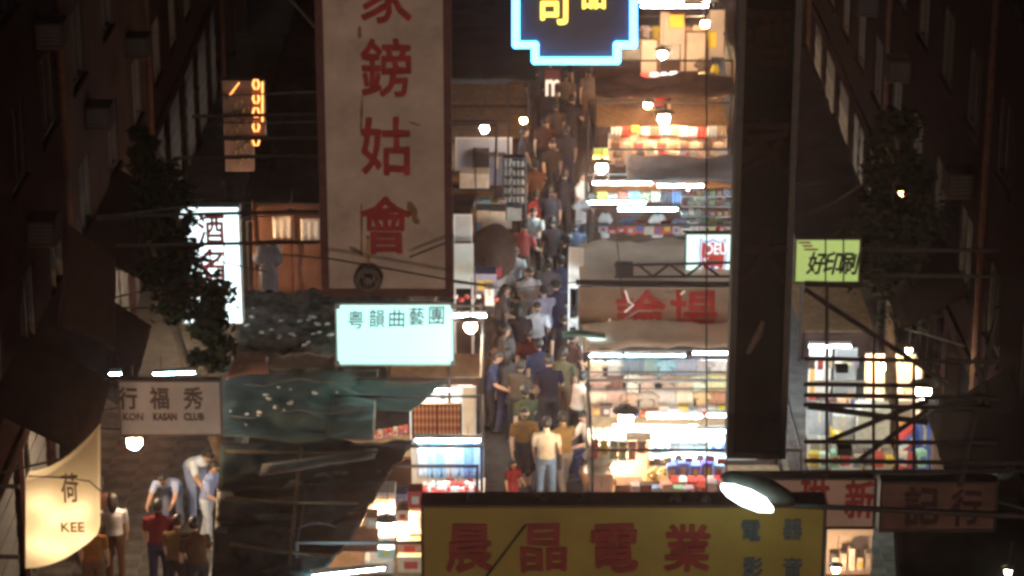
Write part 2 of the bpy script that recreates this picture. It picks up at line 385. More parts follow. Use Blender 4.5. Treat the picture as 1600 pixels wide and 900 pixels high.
for i in range(n1):
    a = 2 * math.pi * i / n1
    for j in range(n2):
        b = 2 * math.pi * j / n2; rr_ = .125 + .045 * math.cos(b); tm.v.append((c.x + rr_ * math.cos(a), c.y + .05 * math.sin(b), c.z + rr_ * math.sin(a)))
for i in range(n1):
    for j in range(n2): tm.f.append((i * n2 + j, ((i + 1) % n1) * n2 + j, ((i + 1) % n1) * n2 + (j + 1) % n2, i * n2 + (j + 1) % n2))
part('ring', tm, mat('ring_rubber', (.11, .10, .09), .7, .4, 8), rg, True); part('hub', MB().loft([c + Vector((0, -.06, 0)), c + Vector((0, .06, 0))], [.05, .06], 12), GREYST, rg)
part('strap', MB().box((c.x - .012, c.y + .05, c.z), (c.x + .012, c.y + .07, c.z + .5)), mat('yellow_strap', (.45, .27, .06), .7, .3, 8), rg)

# yellow sign at the bottom
YEL = mat('yellow_sign_paint', (.29, .235, .045), .7, .22, 1.5); REDD = mat('dark_red_letters', (.22, .022, .02), .6, .4, 5); BLUEL = mat('slate_blue_letters', (.06, .10, .12), .6, .4, 6)
t, x0, x1, z0, z1 = board_sign('shop_sign', 'yellow shop sign with four dark red characters at the bottom', 660, 788, 1292, 1010, 25, YEL, mat('brown_sign_frame', (.07, .04, .02), .6, .4, 8), .3, .03)
for ch, px in (('晨', 733), ('晶', 850), ('電', 960), ('業', 1074)):
    sgl(t, ch, px, 856, 25, 70, 74, REDD, bold=.045, jit=.05, seed=px * .01)
for ch, px, py in (('電', 1173, 829), ('器', 1238, 827), ('影', 1176, 886), ('音', 1238, 886)):
    sgl(t, ch, px, py, 25, 29, 32, BLUEL, bold=.05, jit=.04, seed=px)
for px in (735, 848, 905, 1055, 1100):
    p = at(px, 784, 25.1); b = MB(); b.loft([p + Vector((0, 0, -.05)), p + Vector((0, 0, .03)), p + Vector((0, -.06, .09))], [.09, .07, .03], 8); part('mount_lamp', b, BLACK, t)
bars(t, [(757, 905, 822, 820)], 24.98, .012)
bars(t, [(1292, 960, 1700, 960), (660, 960, 300, 1010)], 25.15, .04)

# dark vertical sign on the right, with its steel frame
DKS = mat('blackened_sign_board', (.015, .016, .012), .76, .8, 1.8)
t, x0, x1, z0, z1 = board_sign('dark_vertical_sign', 'tall blackened vertical sign board hanging on the right', 1135, -170, 1260, 716, 28, DKS, mat('dark_green_frame', (.05, .055, .045), .6, .4, 6), .3, .07)
for ch, py in (('酒', 60), ('家', 230), ('大', 400)):
    sgl(t, ch, 1196, py, 28, 76, 90, mat('faded_letters', (.035, .020, .016), .8, .6, 5), bold=.05, jit=.06, seed=py * .3)
part('torn_strip', MB().loft([at(1192, 502, 27.98), at(1183, 525, 27.97), at(1168, 552, 27.98)], [.03, .05, .035], 5), mat('torn_strip', (.16, .13, .10), .8, .3, 5), t)
bars(t, [(1135, 760, 1135, 716), (1104, 788, 1104, -60)], 28.2, .009)
fr = thing('sign_scaffold', at(1410, 745, 29), 'black steel bracket frame jutting out behind the dark vertical sign', 'scaffold')
bars(fr, [(1256, 560, 1560, 566), (1256, 600, 1450, 603), (1256, 617, 1560, 622), (1256, 632, 1580, 640), (1256, 690, 1560, 692), (1256, 720, 1600, 724), (1256, 738, 1600, 736)], 29.0, .026)
bars(fr, [(1292, 440, 1292, 745), (1365, 545, 1365, 745), (1402, 620, 1402, 740), (1428, 560, 1428, 740)], 29.05, .018)
bars(fr, [(1258, 452, 1480, 600), (1290, 690, 1450, 625), (1340, 720, 1450, 640)], 29.1, .03)
bars(fr, [(1262, 635, 1450, 660), (1258, 443, 1348, 446), (1525, 560, 1545, 640), (1560, 480, 1500, 760)], 29.12, .035)
part('junction_box', MB().box(at(1308, 712, 28.95), at(1330, 694, 29.08)), BLACK, fr); part('junction_box', MB().box(at(1306, 583, 28.95), at(1324, 568, 29.08)), BLACK, fr)

# neon sign high over the alley
NEOB = emat('neon_blue', (.10, .52, 1.0), 5.0); NEOY = emat('neon_yellow', (1.0, .66, .08), 2.2)
Y = 56; t = thing('neon_sign', at(898, 102, Y), 'blue outlined neon sign with yellow characters over the alley', 'neon sign')
def A(px, py, dy=0): return at(px, py, Y) + Vector((0, dy, 0))
o = [(806, -90), (806, 70), (836, 70), (836, 95), (964, 95), (964, 70), (990, 70), (990, -90)]
pb = MB(); n = len(o)
pb.v = [tuple(A(*p, .06)) for p in o] + [tuple(A(*p, .22)) for p in o]; pb.f = [tuple(range(n - 1, -1, -1)), tuple(range(n, 2 * n))] + [(i, (i + 1) % n, n + (i + 1) % n, n + i) for i in range(n)]
part('back_panel', pb, mat('neon_backing', (.03, .03, .07), .5, .3, 3), t)
for k in range(n - 1):
    part('neon_tube', MB().rod(A(*o[k]), A(*o[k + 1]), .082, 8).ball(A(*o[k]), .082).ball(A(*o[k + 1]), .082), NEOB, t, True)
sgl(t, '司', 864, 8, Y, 44, 56, NEOY, bold=.05); sgl(t, '品', 928, -8, Y, 34, 40, NEOY, bold=.05)
bars(t, [(806, -30, 500, -60), (990, -30, 1300, -70)], Y + .2, .04)

# turquoise lit sign on the stall roof
LBX = emat('lightbox_turquoise', (.46, 1.0, .95), .85); INK = mat('dark_grey_ink', (.05, .07, .08), .6, .3, 8)
Y = 48.5; t, x0, x1, z0, z1 = board_sign('lit_sign', 'glowing turquoise white sign with dark small characters along its top', 526, 474, 709, 571, Y, LBX, mat('pale_green_frame', (.35, .5, .46), .5, .2, 6), .1, .03)
for ch, px, py in (('粤', 556, 499), ('韻', 589, 497), ('曲', 620, 497), ('藝', 651, 494), ('團', 682, 493)):
    sgl(t, ch, px, py, Y, 24, 28, INK, bold=.012, jit=.01, seed=px, slant=.05)
for px in (527, 708):
    for py in (478, 567): c = at(px, py, Y); part('corner_clip', MB().bev((c.x - .05, Y - .03, c.z - .05), (c.x + .05, Y - .026, c.z + .05), .01), GREYST, t)
for q in (x0 + .1, x1 - .1): part('stand', MB().rod((q, Y + .08, z0 - 2.6), (q, Y + .08, z0), .03), STEEL, t)

# white light box with red characters, left
LBW = emat('lightbox_white', (.74, .96, 1.0), 1.7); REDL = mat('red_lightbox_letters', (.45, .04, .06), .6, .3, 8)
Y = 49; t, x0, x1, z0, z1 = board_sign('vertical_lightbox', 'glowing white vertical light box with red characters by the left tree', 286, 322, 374, 506, Y, LBW, mat('lightbox_rim', (.4, .5, .55), .5, .2, 6), .22, .025)
for ch, py in (('酒', 358), ('名', 412), ('館', 472)):
    sgl(t, ch, 330, py, Y, 40, 46, REDL, bold=.04, jit=.02, seed=py)
bars(t, [(290, 381, 510, 378), (350, 381, 350, 500), (320, 404, 420, 425), (374, 340, 500, 334)], Y - .1, .014); bars(t, [(286, 340, 150, 342), (286, 480, 150, 482)], Y + .1, .025)

# white club sign
CLB = mat('white_club_board', (.62, .57, .50), .7, .18, 2); INKB = mat('brown_ink', (.10, .075, .06), .7, .3, 8)
Y = 44; t, x0, x1, z0, z1 = board_sign('club_sign', 'white club sign with dark characters and latin letters over left pavement', 188, 594, 345, 681, Y, CLB, mat('club_frame', (.14, .11, .09), .6, .3, 8), .15, .03)
for ch, px in (('行', 200), ('福', 249), ('秀', 302)): sgl(t, ch, px, 622, Y, 29, 34, INKB, bold=.04, jit=.03, seed=px)
for wd, px in (('KON', 208), ('KASAN', 258), ('CLUB', 303)): sgl(t, wd, px, 651, Y, 31 if wd != 'KASAN' else 36, 11, INKB, name='lettering', bold=.03)
tube(at(272, 583, 44.6).x, 44.6, at(272, 583, 44.6).z, .75, TUBE_C, 'short bluish tube light on top of the white club sign', rz=.1)
tube(at(180, 584, 44.8).x, 44.8, at(180, 584, 44.8).z, .2, TUBE_C, 'stubby bluish tube light left of the white club sign')
bars(t, [(188, 600, 120, 596), (188, 670, 120, 666)], Y + .08, .03)

# curved cream sign at lower left
Y = 40; CRM = mat('cream_lit_panel', (.85, .74, .55), .6, .06, 3, alpha=.85); t = thing('curved_sign', at(92, 880, Y), 'curved cream lit sign with brown character at the lower left', 'sign')
cb = MB(); nseg = 14
for s_ in range(2):
    for k in range(nseg + 1):
        u = k / nseg; px = 40 + 105 * u; p = at(px, 750 - 56 * u ** 1.9 , Y); q = at(px, 888 - 32 * u ** 2.2, Y); dy = .5 * u * u + s_ * .36
        cb.v += [(p.x, Y + dy, p.z), (q.x, Y + dy, q.z)]
M_ = (nseg + 1) * 2
for k in range(nseg):
    a = 2 * k; cb.f += [(a + 1, a + 3, a + 2, a), (M_ + a, M_ + a + 2, M_ + a + 3, M_ + a + 1), (a, a + 2, M_ + a + 2, M_ + a), (a + 1, M_ + a + 1, M_ + a + 3, a + 3)]
cb.f += [(0, M_, M_ + 1, 1), (M_ - 2, M_ - 1, 2 * M_ - 1, 2 * M_ - 2)]
part('panel', cb, CRM, t, False)
for q_ in ((62, 775), (60, 840), (84, 800), (88, 850), (116, 790), (122, 835)): part('inner_bulb', MB().ball(at(*q_, Y + .24 + .5 * ((q_[0] - 40) / 105) ** 2), .05, .05, .05, 8, 6), emat('signbulb', (1, .74, .46), 34), t, True)
GLD = mat('gold_brown_letters', (.30, .19, .08), .6, .3, 8)
sgl(t, '荷', 107, 766, Y + .02, 26, 46, GLD, bold=.03, jit=.03, seed=3); sgl(t, 'KEE', 112, 828, Y + .02, 36, 15, GLD, name='lettering', bold=.02)
for f in t.children:
    if f.name.startswith(('character', 'lettering')): f.location.y += .12
part('wire', MB().loft([at(45, 744, 39.9), at(100, 746, 39.9), at(140, 752, 40.2), at(158, 768, 40.4)], [.012] * 4, 6), STEEL, t)
for q in (760, 870): part('bracket', MB().rod(at(30, q, Y + .1), at(-60, q, Y + .1), .04), STEEL, t)

# right middle: banner with red brush characters, shield light box, green light box, red lettered sign
BAN = mat('tan_banner', (.13, .085, .06), .76, .3, 1.6, bump=.3); REDB = mat('brush_red', (.17, .012, .010), .76, .4, 5)
Y = 50.5; t, x0, x1, z0, z1 = board_sign('stall_banner', 'tan plastic banner with two big dark red characters above hanging clothes', 903, 448, 1150, 540, Y, BAN, mat('banner_rim', (.09, .055, .035), .6, .4, 6), .05, .035)
for ch, px in (('論', 1000), ('場', 1083)): sgl(t, ch, px, 492, Y, 74, 76, REDB, bold=.035, jit=.04, seed=px)
SIL = mat('shiny_tape', (.75, .76, .78), .25, .1, 8)
for pts in (((977, 454), (983, 472), (990, 476), (976, 488)), ((974, 500), (998, 485), (1018, 486)), ((953, 498), (951, 512), (957, 525)), ((1063, 460), (1070, 455)), ((1040, 458), (1052, 456)), ((1012, 458), (1038, 466))):
    part('torn_tape', MB().loft([at(*p, Y - .02) for p in pts], [(.02, .006)] * len(pts), 4), SIL, t)
Y = 53.2; t, x0, x1, z0, z1 = board_sign('shield_lightbox', 'pale lit sign box with a red white and blue shield', 1069, 364, 1152, 442, Y, emat('pale_lightbox', (.72, 1.0, .95), .85), STEEL, .15, .03)
def shield(sc, dy, m, nm, cut=0):
    pts = [(1094, 372), (1104, 378), (1114, 373), (1124, 378), (1134, 372), (1136, 392), (1134, 415), (1128, 430), (1114, 440), (1100, 430), (1094, 415), (1092, 392)]
    c = at(1114, 403, Y); v = [c + (at(px, py, Y) - c) * sc for px, py in pts]; k = MB(); n = len(v)
    k.v = [(q.x, Y - dy, q.z) for q in v] + [(q.x, Y - dy + .004, q.z) for q in v]; k.f = [tuple(range(n)), tuple(range(2 * n - 1, n - 1, -1))] + [(i, i + n, (i + 1) % n + n, (i + 1) % n) for i in range(n)]
    part(nm, k, m, t)
SHB = emat('shield_blue', (.06, .10, .55), .5); SHR = emat('shield_red', (.5, .05, .05), .5); SHW = emat('shield_white', (.85, .9, .95), .8)
shield(1.0, .006, SHB, 'shield_rim'); shield(.92, .011, SHW, 'shield_band'); shield(.84, .016, SHR, 'shield_field')
sgl(t, 'DEU', 1119, 389, Y - .022, 32, 16, SHW, name='lettering', bold=.03, depth=.004)
for k, (px, m) in enumerate(((1101, SHR), (1107, SHW), (1113, SHB), (1119, SHW), (1125, SHR))):
    a, b = at(px - 3, 429 - (abs(px - 1113) * .4), Y), at(px + 3, 416, Y); part('stripe', MB().box((a.x, Y - .024, a.z), (b.x, Y - .019, b.z)), m, t)
sgl(t, 'S', 1103, 408, Y - .022, 8, 11, SHW, name='lettering', bold=.03, depth=.004)
st = MB(); c = at(1114, 409, Y - .03)
for k in range(10):
    a = math.pi * k / 5 + math.pi / 2; q = .085 if k % 2 == 0 else .04; st.v.append((c.x + q * math.cos(a), c.y, c.z + q * math.sin(a)))
st.v.append((c.x, c.y - .01, c.z)); st.f = [(k, (k + 1) % 10, 10) for k in range(10)]; part('star', st, mat('star_grey', (.35, .3, .28), .6, .2, 5), t)
Y = 40; t, x0, x1, z0, z1 = board_sign('green_lightbox', 'yellow green lit sign box with dark slanted lettering', 1240, 372, 1346, 442, Y, emat('green_lightbox', (.60, .80, .24), .4), mat('green_rim', (.06, .07, .03), .6, .3, 6), .2, .025)
for k, ch in enumerate('好印刷'): sgl(t, ch, 1276 + k * 26, 411, Y, 26, 34, INK, bold=.05, jit=.03, slant=.25, seed=k)
bars(t, [(1290, 370, 1290, 444), (1318, 370, 1318, 444)], Y - .03, .012); bars(t, [(1346, 390, 1560, 392), (1346, 430, 1560, 432)], Y + .1, .03)
sgl(t, '三', 1262, 384, Y, 20, 12, REDL, bold=.05, slant=-.6)
Y = 31; t, x0, x1, z0, z1 = board_sign('red_lettered_sign', 'pale hanging sign with red characters beside the yellow sign', 1150, 746, 1370, 826, Y, mat('pale_pink_board', (.52, .40, .33), .7, .2, 2), STEEL, .2, .03)
sgl(t, '琳', 1273, 775, Y, 44, 56, REDC, bold=.05, jit=.03, seed=4); sgl(t, '新', 1343, 780, Y, 44, 58, REDC, bold=.05, jit=.03, seed=5)
t2, *_ = board_sign('shaded_sign', 'unlit right part of the red lettered sign, shade painted in brown', 1372, 752, 1560, 830, Y + .2, mat('shaded_brown_board', (.14, .09, .075), .8, .5, 2), STEEL, .2, .03)  # dark end of the same sign, its shade painted into board and letters
sgl(t2, '記', 1440, 790, Y + .2, 52, 60, mat('shaded_letters', (.05, .03, .035), .8, .4, 5), bold=.05, jit=.04); sgl(t2, '行', 1510, 792, Y + .2, 46, 56, MATS['shaded_letters'], bold=.05, jit=.04)
# orange neon column on the left
Y = 58; t = thing('neon_column', at(382, 310, Y), 'orange lit ornate neon column on the left facade', 'neon sign')
NEOO = emat('neon_orange', (1.0, .38, .10), 2.6); a, b = at(352, 268, Y), at(412, 126, Y)
part('panel', MB().box((a.x, Y, a.z), (b.x - .28, Y + .25, b.z)), mat('copper_panel', (.20, .09, .055), .5, .5, 3), t)
part('side_panel', MB().box((b.x - .28, Y - .03, a.z + .8), (b.x, Y + .25, b.z)), mat('copper_dark', (.28, .10, .05), .5, .4, 3), t)
for k in range(5):
    q = at(400, 132 + k * 22, Y - .06); lp = [(q.x + .07 * math.cos(i * 1.0472), q.y, q.z + .12 * math.sin(i * 1.0472)) for i in range(7)]; part('neon_loop', MB().loft(lp, [.02] * 7, 6), NEOO, t, True)
part('neon_edge', MB().rod(at(410, 128, Y - .06), at(410, 190, Y - .06), .018).rod(at(358, 150, Y - .06), at(374, 129, Y - .06), .012), NEOO, t, True)
GDB = mat('gold_relief', (.55, .33, .15), .45, .3, 6)
for i in range(10):
    q = at(362 + (i * 37) % 26, 150 + i * 11, Y - .02); part('relief_scroll', MB().loft([q + Vector((.09 * math.cos(k), 0, .11 * math.sin(k * 1.4))) for k in range(5)], [.03] * 5, 5), GDB, t, True)
bars(t, [(338, 180, 500, 178), (338, 193, 500, 190), (338, 213, 420, 212), (345, 150, 500, 143)], Y - .15, .02)
# small red m sign down the alley
Y = 74; t, *_ = board_sign('m_sign', 'small cream letter m sign hanging far down the alley', 850, 108, 878, 152, Y, mat('maroon_panel', (.16, .03, .03), .6, .3, 4), RUST, .1, .03)
sgl(t, 'm', 864, 137, Y, 22, 24, emat('cream_letter', (1, .8, .6), .8), name='lettering', bold=.05)
for nm, x_, y_, w_, h_, Y_, lab in (('placard', 939, 240, 24, 18, 62.2, 'small yellow placard above a bare bulb in the alley'), ('placard', 1057, 33, 24, 22, 74, 'yellow card pinned on the far cream panels'), ('placard', 1113, 62, 14, 26, 73, 'narrow upright yellow card at the far right')):
    t, *_ = board_sign(nm, lab, x_ - w_ / 2, y_ - h_ / 2, x_ + w_ / 2, y_ + h_ / 2, Y_, mat('yellow_card', (.75, .55, .04), .6, .15, 6), mat('yellow_rim', (.5, .35, .03), .6, .2, 6), .02, .015)

# street lamp with its long arm
Y = 24.4; ca, cb_ = at(1126, 752, Y), at(1242, 790, Y); t = thing('street_lamp', (6.2, Y, 0), 'street lamp with a glowing white lens in front of yellow sign', 'street lamp')
hb = MB(); seg = 12; ax = (cb_ - ca)
pr = [(0, .02, .02), (.12, .11, .07), (.4, .16, .10), (.7, .15, .10), (.9, .09, .07), (1, .04, .04)]
hb.loft([ca + ax * q + Vector((0, .02, .05)) for q, _, _ in pr], [(b_, a_) for _, a_, b_ in pr], seg, side=(0, -.3, 1)); part('housing', hb, mat('lamp_housing', (.06, .065, .06), .5, .3, 6), t, True)
ln = MB(); pr2 = [(.0, .02), (.12, .07), (.34, .095), (.56, .08), (.70, .02)]
ln.loft([at(1128 + 112 * q, 760 + 52 * q, Y - .3) for q, _ in pr2], [(r_, .05) for _, r_ in pr2], 12, side=(.42, 0, 1)); part('lens', ln, emat('street_lens', (.80, 1.0, .92), 9), t, True)
e = at(1600, 806, Y); part('arm', MB().loft([cb_, at(1400, 797, Y), e, (6.2, Y, e.z - .5)], [.028, .03, .04, .06], 8), STEEL, t, True)
part('pole', MB().loft([(6.2, Y, 0), (6.2, Y, 4), (6.2, Y, e.z - .45)], [.11, .09, .06], 12), STEEL, t, True)

# ------------------------------------------------------------------ goods: shared meshes
def outline_mesh(name, pts, th=.05, puff=.03, seed=0):      # soft garment from an outline in X-Z, facing -Y
    n = len(pts); cx = sum(p[0] for p in pts) / n; cz = sum(p[1] for p in pts) / n; b = MB()
    for sgn in (-1, 1):
        for (x, z) in pts: b.v.append((x, sgn * .012, z))
        for (x, z) in pts:
            q = .62; b.v.append((cx + (x - cx) * q, sgn * (th / 2 + puff * .5 * noise.noise(Vector((x * 5 + seed, z * 5, sgn)))), cz + (z - cz) * q))
        b.v.append((cx, sgn * (th / 2 + .01), cz))
    m = 2 * n + 1
    for i in range(n):
        j = (i + 1) % n
        b.f += [(i, j, n + j, n + i), (n + i, n + j, 2 * n), (m + j, m + i, m + n + i, m + n + j), (m + n + j, m + n + i, m + 2 * n), (j, i, m + i, m + j)]
    b.sm = True; return b.mesh(name)
TEE = [(-.09, 0), (-.20, -.04), (-.34, -.22), (-.25, -.30), (-.19, -.21), (-.20, -.45), (-.19, -.70), (0, -.715), (.19, -.70), (.20, -.45), (.19, -.21), (.25, -.30), (.34, -.22), (.20, -.04), (.09, 0), (0, -.055)]
tee_me = [outline_mesh('shirt', [(x, z * (1 + .04 * k)) for x, z in TEE], .06, .06, k) for k in range(3)]
JN = [(-.19, 0), (-.22, -.25), (-.20, -.95), (-.03, -.96), (-.01, -.38), (.03, -.96), (.20, -.95), (.22, -.25), (.19, 0)]
jean_me = [outline_mesh('jeans', [(x, z * .8) for x, z in JN], .06, .05, k + 5) for k in range(2)]
def drape_mesh(w, h, n=9, seed=0, th=.02):
    b = MB(); m = 4
    for lay in (0, 1):
        for j in range(m + 1):
            for i in range(n + 1):
                x = (i / n - .5) * w; z = -h * j / m; y = .035 * math.sin(i * 1.9 + seed + j * .3) * (0.4 + .6 * j / m) + lay * th; b.v.append((x * (1 - .04 * j / m), y, z + .015 * math.sin(i * 2.3 + seed) * (j == m)))
    N = (n + 1) * (m + 1)
    for j in range(m):
        for i in range(n):
            a = j * (n + 1) + i; q = (a, a + n + 1, a + n + 2, a + 1); b.f += [q, tuple(N + k for k in reversed(q))]
    for i in range(n): b.f += [(i, i + 1, N + i + 1, N + i), (N - n - 2 + i + 1, N - n - 2 + i, 2 * N - n - 2 + i, 2 * N - n - 2 + i + 1)]
    for j in range(m): b.f += [(j * (n + 1), N + j * (n + 1), N + (j + 1) * (n + 1), (j + 1) * (n + 1)), (j * (n + 1) + n, (j + 1) * (n + 1) + n, N + (j + 1) * (n + 1) + n, N + j * (n + 1) + n)]
    b.sm = True; return b.mesh('draped_cloth')
drape_me = [drape_mesh(1, 1, 9, k) for k in range(3)]
hk = MB().rod((-.2, 0, -.04), (0, 0, .03), .008, 5).rod((.2, 0, -.04), (0, 0, .03), .008, 5).loft([(0, 0, .03), (0, 0, .08), (.02, 0, .10)], [.006] * 3, 5); hang_me = hk.mesh('hanger')
bagm = MB().bev((-.16, -.05, 0), (.16, .05, .22), .03); bag_me = bagm.mesh('bag_body')
hl = MB().loft([(-.08, 0, .21), (-.07, 0, .32), (0, 0, .36), (.07, 0, .32), (.08, 0, .21)], [.012] * 5, 5); handle_me = hl.mesh('handle'); flap_me = MB().bev((-.15, -.065, .10), (.15, -.051, .21), .006).mesh('flap')
def childmesh(name, me, m, parent, loc=(0, 0, 0), sc=(1, 1, 1)):
    o = bpy.data.objects.new(name, me); COL.objects.link(o); o.parent = parent; o.location = loc; o.scale = sc
    if not me.materials: me.materials.append(None)
    o.material_slots[0].link = 'OBJECT'; o.material_slots[0].material = m; return o
def shirt(p, c, label, w=.5, h=.5, group=None, kind='shirt', rz=0, cat=None, hanger=True):
    me = tee_me[R.randrange(3)] if kind == 'shirt' else jean_me[R.randrange(2)] if kind == 'jeans' else drape_me[R.randrange(3)]
    ww, hh = {'shirt': (.68, .74), 'jeans': (.44, .77)}.get(kind, (1, 1))
    nm = {'shirt': 'hanging_shirt', 'jeans': 'hanging_jeans'}.get(kind, 'hanging_cloth')
    o = inst(nm, me, cloth(c), p, rz + R.uniform(-.12, .12), (w / ww, 1, h / hh)); props(o, label, cat or {'shirt': 'shirt', 'jeans': 'jeans'}.get(kind, 'cloth'), group)
    if hanger and kind == 'shirt': childmesh('hanger', hang_me, STEEL, o)
    return o
def bag(p, c, label, s=1.0, group=None, rz=0):
    o = inst('handbag', bag_me, mat('leather_%d' % (hash(c) % 9999), c, .5, .25, 9), p, rz, s); props(o, label, 'bag', group)
    childmesh('handle', handle_me, BLACK, o); childmesh('flap', flap_me, mat('leather_%d' % (hash(c) % 9999), c, .5, .25, 9), o); return o
def carton(p, w, d, h, m, label, rz=0, cat='box', group=None, name='carton', tape=True):
    t = bpy.data.objects.new(name, None); COL.objects.link(t); t.location = p; t.rotation_euler = (0, 0, rz); WL[t.name] = Vector((0, 0, 0)); props(t, label, cat, group)
    part('body', MB().bev((-w / 2, 0, 0), (w / 2, d, h), min(.012, h * .2)), m, t)
    if not tape and h > .05 and m is not BLACK:
        k = R.uniform(.35, .7); part('label_sticker', MB().box((-w * k / 2, -.004, h * .25), (w * k / 2, -.0005, h * .7)), [PAPER, mat('sticker_red', (.5, .06, .05), .76, .2, 9), mat('sticker_blue', (.1, .18, .45), .76, .2, 9), mat('sticker_yellow', (.7, .5, .1), .76, .2, 9), PAPER][R.randrange(5)], t)
    if tape:
        part('tape', MB().box((-.025, -.003, h * .6), (.025, d + .003, h + .003)), mat('packing_tape', (.5, .42, .3), .3, .2, 8), t)
        part('lid_flap', MB().box((-w / 2 + .012, .012, h + .001), (-.03, d - .012, h + .012)), m, t)
    return t
def boxpx(px0, py0, px1, py1, Y, d, m, label, cat='box', name='carton', tape=True, group=None):
    a, b = at(px0, py1, Y), at(px1, py0, Y)
    return carton(((a.x + b.x) / 2, Y, a.z), b.x - a.x, d, b.z - a.z, m, label, 0, cat, group, name, tape)
def panel(px0, py0, px1, py1, Y, m, label, fm=WHITEP, cat='panel', d=.04):
    a, b = at(px0, py1, Y), at(px1, py0, Y); t = thing('standing_screen', ((a.x + b.x) / 2, Y, 0), label, cat)
    part('sheet', MB().box((a.x + .02, Y, a.z + .02), (b.x - .02, Y + d, b.z - .02)), m, t)
    for q in (a.x, b.x - .03): part('upright', MB().box((q, Y - .01, 0.0), (q + .03, Y + d + .01, b.z + .02)), fm, t)
    part('top_rail', MB().box((a.x + .031, Y - .006, b.z - .019), (b.x - .031, Y + d + .006, b.z + .015)), fm, t)
    return t
def stall(x0, x1, y0, y1, h, label, roof=None, counter=.85, cy=None, skirt=None, zb=None, seed=0, overhang=.2):
    t = thing('market_stall', ((x0 + x1) / 2, (y0 + y1) / 2, 0), label, 'stall', 'market stalls')
    for x in (x0, x1):
        for y in (y0, y1): part('post', MB().box((x - .025, y - .025, 0), (x + .025, y + .025, h)), STEEL, t)
    for y in (y0, y1): part('cross_rail', MB().box((x0 + .026, y - .02, h - .05), (x1 - .026, y + .02, h)), STEEL, t)
    for x in (x0, x1): part('side_rail', MB().box((x - .02, y0 + .026, h - .045), (x + .02, y1 - .026, h - .005)), STEEL, t)
    if counter:
        ca_, cb2 = cy or (y0 + .1, y1 - .1)
        part('counter', MB().bev((x0 + .04, ca_, counter - .05), (x1 - .04, cb2, counter), .01), WOOD, t)
        part('skirt', MB().sheet((x0 + .05, ca_ - .02, .05), (x1 - .05, ca_ - .02, .05), (x1 - .05, ca_ - .02, counter - .06), (x0 + .05, ca_ - .02, counter - .06), 16, 3, amp=.06, freq=3, seed=seed), skirt or mat('counter_skirt', (.085, .05, .04), .85, .4, 2), t)
    if roof:
        zb = zb if zb is not None else h + .25; o = overhang
        part('roof_sheet', MB().sheet((x0 - o, y0 - o, h + .06), (x1 + o, y0 - o, h + .06), (x1 + o, y1 + o, zb), (x0 - o, y1 + o, zb), 22, 16, amp=.10, freq=1.3, sag=-.05, seed=seed), roof, t)
    return t

# ------------------------------------------------------------------ right side stalls
stall(1.45, 5.2, 44.9, 48.3, 2.55, 'nearest right stall crowded with white tube lights', counter=.8, seed=1)
stall(1.5, 5.3, 49.4, 54.6, 2.75, 'right stall with hanging shirts under a pale plastic roof', roof=TARPP, zb=3.15, counter=.8, cy=(49.6, 50.9), seed=2, overhang=.1)
stall(1.75, 5.5, 57.6, 61.4, 2.6, 'right stall with bluish white tubes and grey roof', counter=.85, cy=(58.2, 59.3), seed=3)
stall(2.0, 5.7, 63.8, 68.0, 2.5, 'far right stall of handbags lit by a warm bulb', counter=.85, cy=(65.2, 66.4), seed=4)
stall(2.3, 6.0, 71.5, 76.5, 2.7, 'farther right stall with cream panels', counter=.8, seed=5)
stall(2.3, 6.0, 78.5, 83, 2.6, 'farthest right stall under a blazing tube bank', counter=.8, roof=TARPP, seed=6)
solo('roof_tarpaulin', MB().sheet((2.7, 60.4, 2.75), (5.8, 60.4, 2.75), (5.8, 61.9, 2.9), (2.7, 61.9, 2.9), 16, 10, amp=.1, freq=1.4, seed=8), mat('grey_plastic_sheet', (.42, .40, .40), .6, .3, 1.4, bump=.3, alpha=.6), 'grey plastic roof behind the bluish white tubes', 'tarpaulin')
solo('roof_tarpaulin', MB().sheet((2.2, 68.3, 2.55), (5.9, 68.3, 2.55), (5.9, 70.0, 2.7), (2.2, 70.0, 2.7), 16, 10, amp=.12, freq=1.4, seed=9), TARPB, 'dull brown tarpaulin roof beyond the handbag stall', 'tarpaulin')
def tpx(px0, px1, py, Y, m, label, tilt=0.0, double=True, hang=.2):
    a, b = at(px0, py, Y), at(px1, py + tilt, Y); c = (a + b) / 2; return tube(c.x, Y, c.z, b.x - a.x, m, label, double=double, hang=hang)
tpx(1010, 1098, 650, 47.2, TUBE_W, 'white tube over nearest right stall, upper one of the back row')
tpx(1104, 1180, 648, 47.2, TUBE_C, 'bluish tube over nearest right stall, next to the dark sign')
tpx(958, 1062, 671, 46.5, TUBE_W, 'white tube over nearest right stall, long one near the alley')
tpx(1082, 1150, 673, 46.5, TUBE_C, 'bluish tube over nearest right stall, lower one by the dark sign')
tpx(1052, 1092, 713, 46.3, TUBE_C, 'short bluish tube above the blue goods')
tpx(976, 1072, 556, 50.15, TUBE_C, 'bluish tube above the hanging shirts under the tan banner')
tpx(1082, 1160, 551, 50.15, TUBE_W, 'white tube above the hanging shirts close to the dark sign')
tpx(920, 972, 556, 50.15, TUBE_W, 'short white tube above the hanging shirts by the alley')
tpx(912, 1010, 313, 59.6, TUBE_C, 'thick bluish tube over right stall, left of the front pair', tilt=6)
tpx(965, 1060, 327, 59.3, TUBE_C, 'thick bluish tube over right stall, lowest of the four')
tpx(925, 1020, 286, 60.9, TUBE_C, 'bluish tube just below the bare bulb')
tpx(1026, 1100, 290, 60.9, TUBE_W, 'white tube beside the grey plastic roof')
tpx(996, 1110, 4, 79.6, TUBE_W, 'blazing white tube at the far top of the street')
tpx(1000, 1108, 10, 79.4, TUBE_W, 'second blazing white tube at the far top of the street')
SHADEG = mat('green_enamel', (.03, .10, .09), .35, .3, 6)
